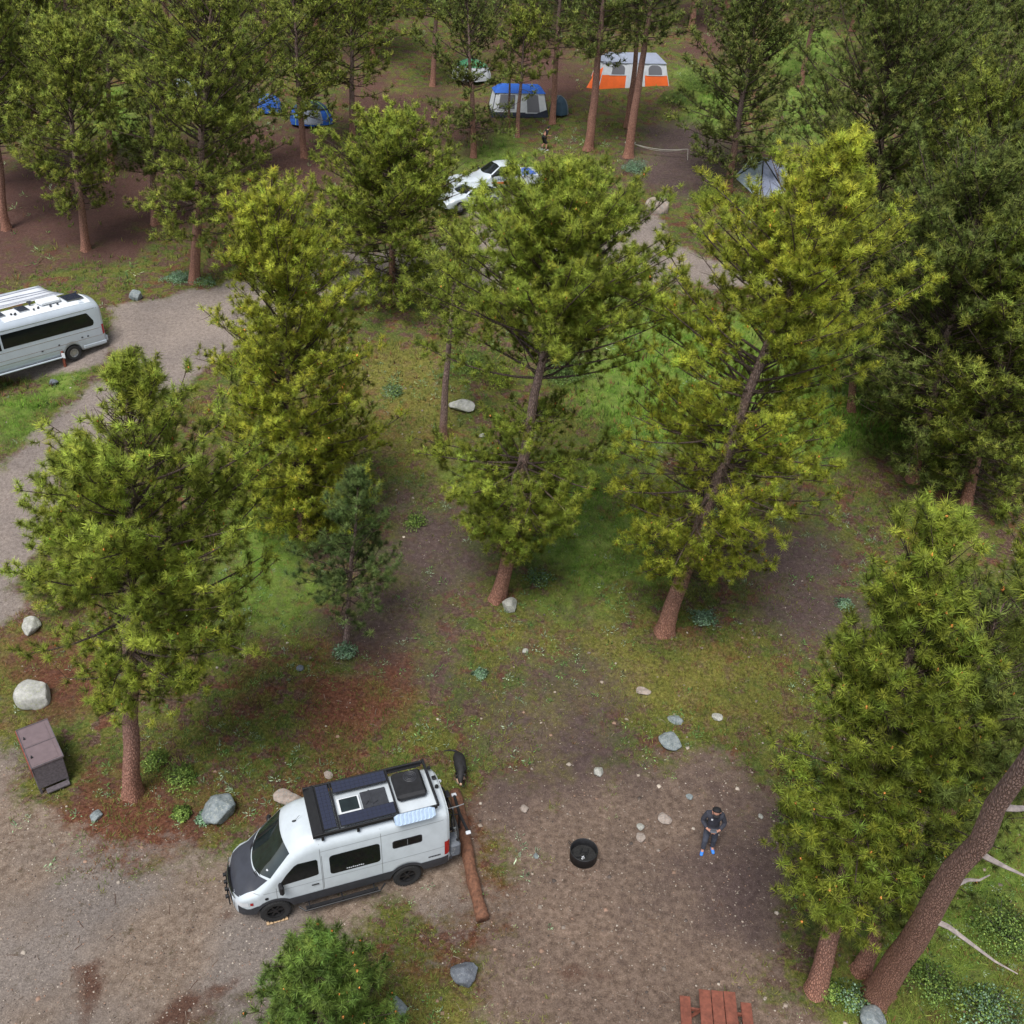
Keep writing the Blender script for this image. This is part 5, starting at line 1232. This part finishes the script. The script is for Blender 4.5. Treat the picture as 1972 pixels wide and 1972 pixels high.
def figure(label, loc, rz, J, mats_, bare_leg=False, cap=None, bare_arm=False, hold=None, group=None):
    """J: joint positions; figure faces +Y"""
    t = thing('person', label, 'person', loc, rz, group)
    V = []; E = []; Rr = []
    def v(p, r): V.append(tuple(p)); Rr.append(r); return len(V)-1
    def chain(s, pts):
        for p, r in pts: i = v(p, r); E.append((s, i)); s = i
        return s
    pel = v(J['pelvis'], (.15, .11)); ch = chain(pel, [(J['waist'], (.14, .10)), (J['chest'], (.17, .12)), (J['neck0'], .085)])
    nk = chain(ch, [(J['neck'], .055), (J['chin'], .075), (J['head'], .10), (J['crown'], .075)])
    chest = pel+2
    for s in 'LR':
        a = chain(chest, [(J['sh'+s], .065), (J['el'+s], .048), (J['wr'+s], .032)])
        h0 = chain(a, [(J['ha'+s], (.042, .024))])
        hd = (Vector(J['ha'+s])-Vector(J['wr'+s])).normalized(); sd_ = hd.cross(Vector((0, 0, 1))).normalized()
        for k, (off_, L_) in enumerate(((-.03, .07), (-.01, .08), (.01, .075), (.03, .06))):
            b0 = Vector(J['ha'+s])+sd_*off_+hd*.03; chain(h0, [(b0, .011), (b0+hd*L_*.6+Vector((0, 0, -.01)), .009), (b0+hd*L_+Vector((0, 0, -.03)), .008)])
        b0 = Vector(J['wr'+s])+sd_*(.035 if s == 'L' else -.035)+hd*.03; chain(h0, [(b0, .012), (b0+hd*.04+Vector((0, 0, .015)), .009)])
        lg_ = chain(pel, [(J['hip'+s], .095), (J['kn'+s], .062), (J['cf'+s], .056), (J['an'+s], .04), (J['to'+s], .035)])
    skin_mesh('body', V, E, Rr, M['skin'], t)
    # face details
    hd_ = Vector(J['head']); fw_ = (Vector(J['chin'])-hd_).normalized(); up_ = (Vector(J['crown'])-hd_).normalized(); fw_ = Vector(J.get('face', (0, 1, -.5))).normalized(); sdv = fw_.cross(up_).normalized()
    mb = MB()
    nose = [hd_+fw_*.09+up_*.01, hd_+fw_*.125-up_*.025, hd_+fw_*.095-up_*.04]
    mb.tube(nose, [.010, .015, .010], 6)
    for s in (-1, 1): mb.tube([hd_+sdv*s*.095-up_*.03, hd_+sdv*s*.105+up_*.02], [.016, .018], 6)
    mb.build('face_and_ears', M['skin'], t, True)
    for s in (-1, 1):
        mb = MB(); c = hd_+fw_*.096+sdv*s*.034+up_*.008; mb.tube([c-sdv*.013, c+sdv*.013], [.007, .007], 6); mb.build('eye', M['black'], t)
    mb = MB(); c = hd_+fw_*.092-up_*.062; mb.tube([c-sdv*.022, c+sdv*.022], [.006, .006], 6); mb.build('mouth', M['redlip'], t)
    # clothes
    V, E, Rr = [], [], []
    p0 = v(J['waist'], (.165, .125)) ; c0 = chain(p0, [(J['chest'], (.195, .145)), (J['neck0'], .105)]); E.append((p0, v(tuple(Vector(J['pelvis'])+Vector((0, 0, .03))), (.17, .13))))
    for s in 'LR':
        e_ = [(J['sh'+s], .088), (J['el'+s], .066)]
        if not bare_arm: e_ += [(tuple(Vector(J['el'+s]).lerp(Vector(J['wr'+s]), .93)), .048)]
        chain(1, e_)
    skin_mesh('jacket' if not bare_arm else 'shirt', V, E, Rr, M[mats_[0]], t)
    V, E, Rr = [], [], []
    p0 = v(J['pelvis'], (.165, .125))
    for s in 'LR':
        e_ = [(J['hip'+s], .108), (J['kn'+s], .082 if not bare_leg else .092)]
        if not bare_leg: e_ += [(J['cf'+s], .072), (tuple(Vector(J['cf'+s]).lerp(Vector(J['an'+s]), .85)), .062)]
        chain(0, e_)
    skin_mesh('trousers' if not bare_leg else 'shorts', V, E, Rr, M[mats_[1]], t)
    for s in 'LR':
        a = Vector(J['an'+s]); b = Vector(J['to'+s]); d = (b-a); d.z = 0; d.normalize()
        V, E, Rr = [], [], []
        v((a-d*.05).xy.to_tuple()+(a.z-.045,), .045); chain(0, [((a+d*.07).xy.to_tuple()+(a.z-.04,), .05), ((b+d*.03).xy.to_tuple()+(b.z+.015,), .042)])
        skin_mesh('shoe', V, E, Rr, M[mats_[2]], t)
        if bare_leg: mb = MB(); mb.tube([a+Vector((0, 0, .0)), a+Vector((0, 0, .07))], .052, 10); mb.build('sock', M['black'], t)
    if cap:
        mb = MB(); q0 = up_.to_track_quat('Z', 'Y').to_matrix(); rows = []
        for i in range(8):
            a = i/7*math.pi/2; rows.append([tuple(hd_+up_*.035+q0 @ Vector((.118*math.cos(a)*math.cos(b_), .122*math.cos(a)*math.sin(b_), .095*math.sin(a)))) for b_ in np.linspace(0, 2*math.pi, 25)])
        mb.grid(rows)
        br = []
        for i in range(4):
            row = []
            for j in range(11):
                u = j/10*2-1; row.append(tuple(hd_+up_*(.035-.012*i/3)+fw_*(.095+.085*i/3*math.sqrt(max(0, 1-u*u*.8)))+sdv*u*.085))
            br.append(row)
        mb.grid(br); co = mb.build('cap', M['cap'], t, True); co.modifiers.new('s', 'SOLIDIFY').thickness = .006
        mb = MB(); mb.box(tuple(hd_+up_*.085+fw_*.075-sdv*.03), (.04, .02, .035), q0); mb.build('cap_emblem', M['wn'], co)
    else:
        mb = MB(); q0 = up_.to_track_quat('Z', 'Y').to_matrix(); rows = []
        for i in range(8):
            a = i/7*math.pi/2-.25*(i == 0); rows.append([tuple(hd_-fw_*.012+up_*.015+q0 @ Vector((.112*math.cos(a)*math.cos(b_), .118*math.cos(a)*math.sin(b_), .118*math.sin(a)))) for b_ in np.linspace(0, 2*math.pi, 25)])
        mb.grid(rows); mb.build('hair', M['cap'], t, True)
    return t
M['redlip'] = mat('lip', (.3, .09, .07), .6)
M['controller'] = mat('controller_grey', (.10, .11, .13), .5)
g_ = gp(1361, 1636)
J = dict(pelvis=(0, 0, .95), waist=(0, .01, 1.12), chest=(0, .03, 1.34), neck0=(0, .06, 1.48), neck=(0, .09, 1.54), chin=(0, .15, 1.58), head=(0, .15, 1.66), crown=(0, .12, 1.73), face=(0, .75, -.65),
         shL=(-.19, .03, 1.43), elL=(-.29, .04, 1.16), wrL=(-.15, .24, 1.08), haL=(-.08, .29, 1.09), shR=(.19, .03, 1.43), elR=(.29, .04, 1.16), wrR=(.15, .24, 1.08), haR=(.08, .29, 1.09),
         hipL=(-.10, 0, .90), knL=(-.12, .03, .50), cfL=(-.125, -.01, .32), anL=(-.13, -.03, .09), toL=(-.16, .12, .035), hipR=(.10, 0, .90), knR=(.11, .10, .50), cfR=(.12, .10, .32), anR=(.12, .09, .09), toR=(.15, .24, .035))
p1_ = figure('person in dark jacket, black cap and blue shoes looking down at something in both hands', g_, R(180-8), J, ('jacket', 'trouser', 'blueshoe'), cap=True)
p1_.scale = (1.14, 1.14, 1.14)
mb = MB(); mb.box((.07, .17, 1.37), (.05, .012, .06), bev=.004); mb.build('chest_logo', M['wn'], p1_)
mb = MB(); mb.box((0, .325, 1.12), (.17, .09, .035), bev=.012); mb.box((0, .30, 1.16), (.13, .012, .07), Matrix.Rotation(R(-25), 3, 'X'), .003)
ct = mb.build('handheld_controller', M['controller'], None); ct.location = g_; ct.scale = (1.14, 1.14, 1.14); ct.rotation_euler = (0, 0, R(180-8)); tag(ct, 'small dark handheld controller in the hands of the person in blue shoes', 'controller')
g_ = gp(1048, 290)
J2 = dict(pelvis=(0, -.05, .93), waist=(0, 0, 1.09), chest=(0, .10, 1.28), neck0=(0, .17, 1.41), neck=(0, .21, 1.47), chin=(0, .29, 1.51), head=(0, .28, 1.58), crown=(0, .25, 1.66), face=(0, .8, -.5),
          shL=(-.19, .10, 1.37), elL=(-.26, -.02, 1.13), wrL=(-.24, -.06, .90), haL=(-.24, -.05, .82), shR=(.19, .10, 1.37), elR=(.25, .10, 1.12), wrR=(.15, .33, 1.06), haR=(.10, .40, 1.06),
          hipL=(-.10, -.05, .88), knL=(-.11, -.02, .48), cfL=(-.11, -.14, .32), anL=(-.11, -.24, .12), toL=(-.11, -.12, .04), hipR=(.10, -.05, .88), knR=(.11, .13, .48), cfR=(.11, .11, .30), anR=(.11, .12, .09), toR=(.11, .27, .035))
figure('person in black shirt and black shorts walking with bent head below the blue cabin tent', g_, R(-78), J2, ('cap', 'cap', 'wn'), bare_leg=True, bare_arm=True)

# dog, walking towards the lower edge of the picture
g_ = gp(884, 1508)
dg = thing('dog', 'black dog with tan legs sniffing the ground behind the white camper van', 'dog', (g_.x, g_.y+.34, g_.z), R(192)); dg.scale = (1.25, 1.02, 1.15)
V, E, Rr = [], [], []
def dv_(p, r): V.append(p); Rr.append(r); return len(V)-1
def dc(s, pts):
    for p, r in pts: i = dv_(p, r); E.append((s, i)); s = i
    return s
rt = dv_((0, 0, .50), (.16, .15)); hip_ = dc(rt, [((.0, -.18, .51), (.15, .135)), ((.0, -.33, .50), (.125, .12))]); chs = dc(rt, [((0, .16, .48), (.165, .16)), ((0, .30, .50), (.135, .13))])
hd2 = dc(chs, [((.03, .42, .50), .095), ((.05, .52, .46), .095), ((.06, .60, .42), .075), ((.06, .68, .37), .045), ((.06, .73, .34), .034)])
tl_ = dc(hip_, [((.05, -.46, .52), .036), ((.18, -.50, .54), .026), ((.36, -.46, .58), .018)])
for s in (-1, 1):
    fo = .07*s
    dc(chs-1, [((s*.085, .24, .36), .055), ((s*.09, .22+fo, .20), .032), ((s*.09, .25+fo, .06), .024), ((s*.09, .30+fo, .025), .028)])
    dc(hip_, [((s*.08, -.28, .38), .075), ((s*.09, -.22-fo, .27), .045), ((s*.09, -.36-fo, .17), .026), ((s*.09, -.34-fo, .05), .022), ((s*.09, -.29-fo, .022), .027)])
skin_mesh('body', V, E, Rr, M['dog'], dg)
for s in (-1, 1):
    mb = MB(); mb.tube([(.04+s*.07, .50, .53), (.04+s*.11, .51, .48), (.04+s*.11, .55, .42)], [.02, .03, .012], 6); mb.build('ear', M['dog'], dg, True)
    fo = .07*s
    mb = MB(); mb.tube([(s*.09, .225+fo, .18), (s*.09, .252+fo, .06), (s*.09, .31+fo, .025)], [.036, .029, .033], 8); mb.build('tan_foreleg_fur', M['tan'], dg, True)
mb = MB(); mb.tube([(.06, .66, .385), (.06, .75, .335)], [.040, .030], 8); mb.build('muzzle', M['tan'], dg, True)

# ---------------------------------------------------------------- ground cover
def rnd_ground(n, y0, y1, seed, power=1.0):
    r_ = np.random.default_rng(seed); y = y0+(y1-y0)*r_.random(n)**power
    hw = np.interp(y, [5, 10, 17, 40, 110, 160], [15, 15, 17, 27, 68, 95]); x = r_.uniform(-1, 1, n)*hw
    return x, y, r_
def masks_at(x, y): return {k: zone(k, x, y) for k in Z}
def grass(name, n, y0, y1, seed, K, h0, h1, wd, power, label=None):
    x, y, r_ = rnd_ground(n, y0, y1, seed, power); mk = masks_at(x, y)
    bare = np.clip(mk['road']*1.3+mk['pad']*1.02+mk['camp']*1.03+mk['dark']*.9+mk['brown']*.80, 0, 1)
    patch = fbm(x*.45, y*.45, 31, 4); pr = (1-bare)*(np.clip((patch-.42)*6, .07, 1)*.8+.4*mk['green']+.25*mk['olive']-.3*mk['red'])
    s = r_.random(n) < pr; x, y = x[s], y[s]; mk = {k: v[s] for k, v in mk.items()}; n = len(x)
    z = zg(x, y); hue = fbm(x*.7, y*.7, 55, 4)
    g1 = np.array([.095, .140, .028]); g2 = np.array([.185, .185, .045]); g3 = np.array([.115, .215, .028]); g4 = np.array([.17, .085, .04])
    a = np.clip((hue-.42)*6, 0, 1)[:, None]; c = g1*(1-a)+g2*a
    c = c*(1-mk['green'][:, None])+g3*mk['green'][:, None]; c = c*(1-.6*mk['olive'][:, None])+g2*.6*mk['olive'][:, None]
    q = (r_.random(n) < .10+.35*mk['red'])[:, None]; c = np.where(q, g4, c)*r_.uniform(.65, 1.35, (n, 1))
    H = r_.uniform(h0, h1, n)*(1+.5*mk['green'])*np.clip(.6+patch[s], .5, 1.4)
    ph = r_.uniform(0, 6.28, (n, K)); sp = r_.uniform(.05, .9, (n, K)); rr_ = r_.uniform(0, .07, (n, K))*(H/h1)[:, None]*2
    o = np.stack([x[:, None]+rr_*np.cos(ph), y[:, None]+rr_*np.sin(ph), np.repeat(z[:, None]-.01, K, 1)], -1)
    d = np.stack([np.sin(sp)*np.cos(ph), np.sin(sp)*np.sin(ph), np.cos(sp)], -1)
    sd_ = np.stack([-np.sin(ph+r_.normal(0, .6, (n, K))), np.cos(ph), np.zeros((n, K))], -1)*wd*r_.uniform(.6, 1.3, (n, K, 1))
    L = (H[:, None]*r_.uniform(.6, 1.2, (n, K)))[..., None]
    V = np.stack([o-sd_*.5, o+sd_*.5, o+d*L], 2).reshape(-1, 3)
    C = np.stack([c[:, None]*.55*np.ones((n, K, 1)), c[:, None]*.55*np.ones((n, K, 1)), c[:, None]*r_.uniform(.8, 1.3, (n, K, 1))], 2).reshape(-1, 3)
    N = np.stack([d*.0+[0, 0, 1.]+d*.3]*3, 2).reshape(-1, 3)
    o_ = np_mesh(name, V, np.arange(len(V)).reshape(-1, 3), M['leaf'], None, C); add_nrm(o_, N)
    tag(o_, label, 'grass', kind='stuff'); return o_
grass('grass', 85000, 9, 42, 401, 7, .05, .20, .020, 1.15, 'short wild grass tufts growing over the open slope')
grass('far_grass', 42000, 40, 125, 402, 4, .12, .34, .06, 1.3, 'grass growing under the far pines and in the far meadows')

def weeds(name, n, y0, y1, seed, size, label, cols, thr, K=12, lw=.34):
    x, y, r_ = rnd_ground(n, y0, y1, seed, 1.2); mk = masks_at(x, y)
    bare = np.clip(mk['road']*1.3+mk['pad']*1.05+mk['camp']*1.0+mk['dark']*.8+mk['brown']*.6, 0, 1)
    p_ = fbm(x*.35+9, y*.35, 77, 4); s = r_.random(n) < (1-bare)*np.clip((p_-thr)*6, .05, 1); x, y = x[s], y[s]; n = len(x); z = zg(x, y)
    S = r_.uniform(.45, 1.2, n)*size
    ph = r_.uniform(0, 6.28, (n, K)); el = r_.uniform(.1, 1.35, (n, K)); rad = r_.uniform(.15, .75, (n, K))*S[:, None]
    d = np.stack([np.cos(el)*np.cos(ph), np.cos(el)*np.sin(ph), np.sin(el)], -1)
    o = np.stack([x, y, z], -1)[:, None]+d*rad[..., None]*np.array([1, 1, .8])
    sd_ = np.cross(d, [0, 0, 1.]); sd_ /= np.linalg.norm(sd_, axis=-1, keepdims=True)+1e-6
    ll = (S[:, None]*r_.uniform(.35, .6, (n, K)))[..., None]; d2 = d+r_.normal(0, .3, d.shape)
    V = np.stack([o, o+d2*ll*.5-sd_*ll*lw*.5, o+d2*ll, o+d2*ll*.5+sd_*ll*lw*.5], 2).reshape(-1, 3)
    cc = np.array(cols)[r_.integers(0, len(cols), n)][:, None]*r_.uniform(.7, 1.3, (n, K, 1)); C = np.repeat(cc[:, :, None], 4, 2).reshape(-1, 3)
    N = np.repeat((d*.7+[0, 0, .7])[:, :, None], 4, 2).reshape(-1, 3)
    o_ = np_mesh(name, V, np.arange(len(V)).reshape(-1, 4), M['leaf'], None, C); add_nrm(o_, N); tag(o_, label, 'ground plants', kind='stuff')
weeds('broadleaf_weeds', 6000, 9, 45, 411, .20, 'pale sage-green broad-leaved weeds dotted over the slope', [(.14, .20, .115), (.11, .19, .06), (.08, .16, .045), (.19, .235, .16)], .45)
weeds('low_herbs', 24000, 9, 45, 412, .09, 'low green and yellow herbs among the pine litter', [(.10, .17, .04), (.17, .20, .04), (.20, .26, .12), (.13, .09, .04)], .35, 8)
weeds('far_undergrowth', 3200, 42, 120, 413, .42, 'undergrowth of small bushes below the far pines', [(.10, .16, .05), (.16, .22, .10), (.22, .27, .16), (.07, .12, .04)], .42)

def stones(name, n, y0, y1, seed, s0, s1, f, label):
    x, y, r_ = rnd_ground(n, y0, y1, seed, 1.1); mk = masks_at(x, y); p = f(mk); s = r_.random(n) < p; x, y = x[s], y[s]; n = len(x); z = zg(x, y)
    oc = np.array([[1, 0, 0], [-1, 0, 0], [0, 1, 0], [0, -1, 0], [0, 0, 1], [.6, .6, .5], [-.6, .6, .5], [.6, -.6, .5], [-.6, -.6, .5]])
    fc = np.array([[0, 5, 7], [5, 0, 2], [6, 2, 1], [1, 8, 6], [8, 1, 3], [3, 0, 7], [3, 7, 8], [2, 6, 5], [4, 5, 6], [4, 6, 8], [4, 8, 7], [4, 7, 5]])
    S = np.exp(r_.uniform(np.log(s0), np.log(s1), n)); a = r_.uniform(0, 6.28, n)
    q = oc[None]*r_.uniform(.6, 1.3, (n, 9, 3))*S[:, None, None]; q[..., 2] *= .6
    X_ = q[..., 0]*np.cos(a)[:, None]-q[..., 1]*np.sin(a)[:, None]; Y_ = q[..., 0]*np.sin(a)[:, None]+q[..., 1]*np.cos(a)[:, None]
    V = np.stack([X_+x[:, None], Y_+y[:, None], q[..., 2]+z[:, None]], -1).reshape(-1, 3)
    F = (np.arange(n)[:, None, None]*9+fc[None]).reshape(-1, 3)
    cc = np.array([(.33, .27, .22), (.22, .18, .15), (.42, .36, .30), (.10, .08, .07), (.28, .18, .13)])[r_.integers(0, 5, n)]*r_.uniform(.7, 1.2, (n, 1))
    o_ = np_mesh(name, V, F, M['stone'], None, np.repeat(cc[:, None], 9, 1).reshape(-1, 3)); tag(o_, label, 'pebbles', kind='stuff')
stones('pebbles', 60000, 9, 40, 421, .008, .030, lambda m: np.clip(.10+m['pad']*.8+m['camp']*.5+m['dark']*.2-m['green'], 0, 1), 'small pale pebbles scattered over the gravel pad and the bare dirt')
stones('cobbles', 1500, 10, 45, 422, .03, .085, lambda m: np.clip(.22+m['camp']*.2+m['pad']*.1-m['road']+m['olive']*.4, 0, 1), 'fist-sized pale stones scattered over the slope')
# fallen twigs
x, y, r_ = rnd_ground(1500, 9, 40, 431, 1.1); z = zg(x, y); a = r_.uniform(0, 6.28, 1500); L = r_.uniform(.08, .35, 1500)
P0 = np.stack([x, y, z+.012], -1); dd = np.stack([np.cos(a), np.sin(a), np.zeros(1500)], -1)*L[:, None]
vt, ft = tubes_np(np.stack([P0, P0+dd*.5+[0, 0, .015], P0+dd+r_.normal(0, .02, (1500, 3))*[1, 1, 0]], 1), np.broadcast_to(np.array([.009, .007, .004]), (1500, 3)), 3)
o_ = np_mesh('fallen_twigs', vt, ft, M['stone'], None, np.repeat(np.array([(.20, .14, .10), (.30, .24, .19), (.12, .06, .04)])[r_.integers(0, 3, 1500)], 9, 0)); tag(o_, 'short dead twigs lying on the ground', 'twigs', kind='stuff')

def shrub(label, u, v, wpx, hm, cols, seed, lw=.4, leaf=.055, n=1400, stem=True, name='shrub'):
    r_ = np.random.default_rng(seed); g = gp(u, v); s = wpx/scale_at(g)/2; t = thing(name, label, 'shrub', g, 0)
    k = int(n*min(6, max(1, s*s*2.2))); ph = r_.uniform(0, 6.28, k); u_ = r_.random(k)**.45; el = np.arcsin(r_.random(k)); lump = .45+.95*vnoise(ph*1.6, el*2.5, seed % 40)
    P = np.stack([s*u_*np.cos(el)*np.cos(ph)*lump, s*u_*np.cos(el)*np.sin(ph)*lump, hm*(.12+.88*u_*np.sin(el)*lump)], -1)
    d = P/np.array([s*s, s*s, hm*hm])+r_.normal(0, .35, (k, 3)); d /= np.linalg.norm(d, axis=1, keepdims=True); d2 = d+r_.normal(0, .6, (k, 3)); d2 /= np.linalg.norm(d2, axis=1, keepdims=True)
    sd_ = np.cross(d2, r_.normal(size=(k, 3))); sd_ /= np.linalg.norm(sd_, axis=1, keepdims=True); ll = (leaf*r_.uniform(.6, 1.4, (k, 1)))
    V = np.stack([P, P+d2*ll*.5-sd_*ll*lw, P+d2*ll, P+d2*ll*.5+sd_*ll*lw], 1).reshape(-1, 3)
    cc = np.array(cols)[r_.integers(0, len(cols), k)]*r_.uniform(.7, 1.35, (k, 1))
    o_ = np_mesh('foliage', V, np.arange(len(V)).reshape(-1, 4), M['leaf'], t, np.repeat(cc[:, None], 4, 1).reshape(-1, 3)); add_nrm(o_, np.repeat((d*.8+[0, 0, .5])[:, None], 4, 1).reshape(-1, 3))
    m_ = 9; a = r_.uniform(0, 6.28, m_); tip = np.stack([s*.6*np.cos(a), s*.6*np.sin(a), np.full(m_, hm*.65)], -1); o0 = np.zeros((m_, 3))
    vt, ft = tubes_np(np.stack([o0, tip*.5+[0, 0, .05], tip], 1), np.broadcast_to(np.array([.02, .014, .006]), (m_, 3)), 4); np_mesh('stem', vt, ft, M['bark'], t, np.full((len(vt), 3), .12))
GR = [(.085, .13, .028), (.06, .10, .022), (.115, .155, .035)]; YG = [(.19, .22, .03), (.14, .18, .025), (.09, .13, .02)]; SG = [(.10, .155, .10), (.075, .14, .07), (.13, .19, .13)]; DG = [(.05, .08, .025), (.07, .11, .03)]
for a in (('bright yellow-green bush left of the centre pine trunk', 962, 742, 74, 1.3, YG, 1), ('darker round bush behind the yellow-green one', 905, 722, 100, 1.7, GR, 2), ('shaded green bush right of the centre pine trunk', 1085, 728, 110, 1.5, DG, 3),
          ('leafy green bush at the right rim of the dirt clearing', 1548, 1510, 110, 1.2, GR+DG, 4), ('dark low bush below the leafy one at the clearing rim', 1545, 1592, 110, .8, DG, 5), ('blue-green leafy plant at the foot of the open pine', 1352, 1196, 54, .45, SG, 6),
          ('pale sage rosette on the dark bare earth at right', 1626, 1166, 34, .30, SG, 7), ('blue-green plants at the foot of the thin sapling', 667, 1262, 40, .55, SG, 8), ('green plant cluster right of the reddish trunk', 350, 1500, 60, .5, GR, 9),
          ('light green plant between the two lower right trunks', 1640, 1932, 66, .55, GR+SG, 10), ('small green plant at the foot of the dense lower right pine', 1596, 1912, 44, .45, GR, 11), ('yellow-green low bushes below the far bare earth', 1365, 388, 96, .9, YG, 12),
          ('second yellow-green low bush left of the tarp shelter', 1420, 392, 60, .7, YG+GR, 13), ('green bush right of the orange tent', 1345, 175, 90, 1.6, GR, 14), ('dark bush below the right end of the orange tent', 1300, 200, 70, 1.2, GR+DG, 15),
          ('sage-coloured bush beside the trunk with the rope', 1222, 330, 56, .8, SG, 16), ('green bush at the foot of the upper left red trunk', 400, 548, 44, .5, SG+GR, 17), ('sage plants on the road verge by the red trunk', 345, 540, 60, .5, SG, 18),
          ('green thicket behind the leaning trunk at the right edge', 1925, 1800, 150, 1.0, GR+DG, 19), ('leafy thicket at the lower right corner', 1900, 1960, 160, .8, GR+SG, 20), ('tall green weeds right of the leaning trunk', 1790, 1905, 110, .7, GR+DG, 21),
          ('blue-green bushes between the right pines', 1955, 1230, 90, 1.1, SG, 22), ('green bush on the slope right of the sapling', 800, 1010, 60, .5, GR, 23), ('pale sage clump on the upper slope near the slim grey trunk', 760, 760, 50, .5, SG+GR, 24),
          ('green plants at the near foot of the centre pine', 1035, 1120, 60, .4, GR+SG, 25), ('pale plant on the slope beside the open pine', 1395, 1000, 56, .5, SG, 26), ('small sage plant below the dog side of the slope', 925, 1300, 26, .25, SG, 27),
          ('leafy green plant left of the pointed boulder', 352, 1572, 36, .35, GR, 28), ('pale-leaved plant in front of the pointed boulder', 396, 1580, 34, .3, SG, 29), ('bright green tuft on the slope above the van', 300, 1470, 50, .4, GR, 30)):
    shrub(*a[:5], a[5], a[6]*31)
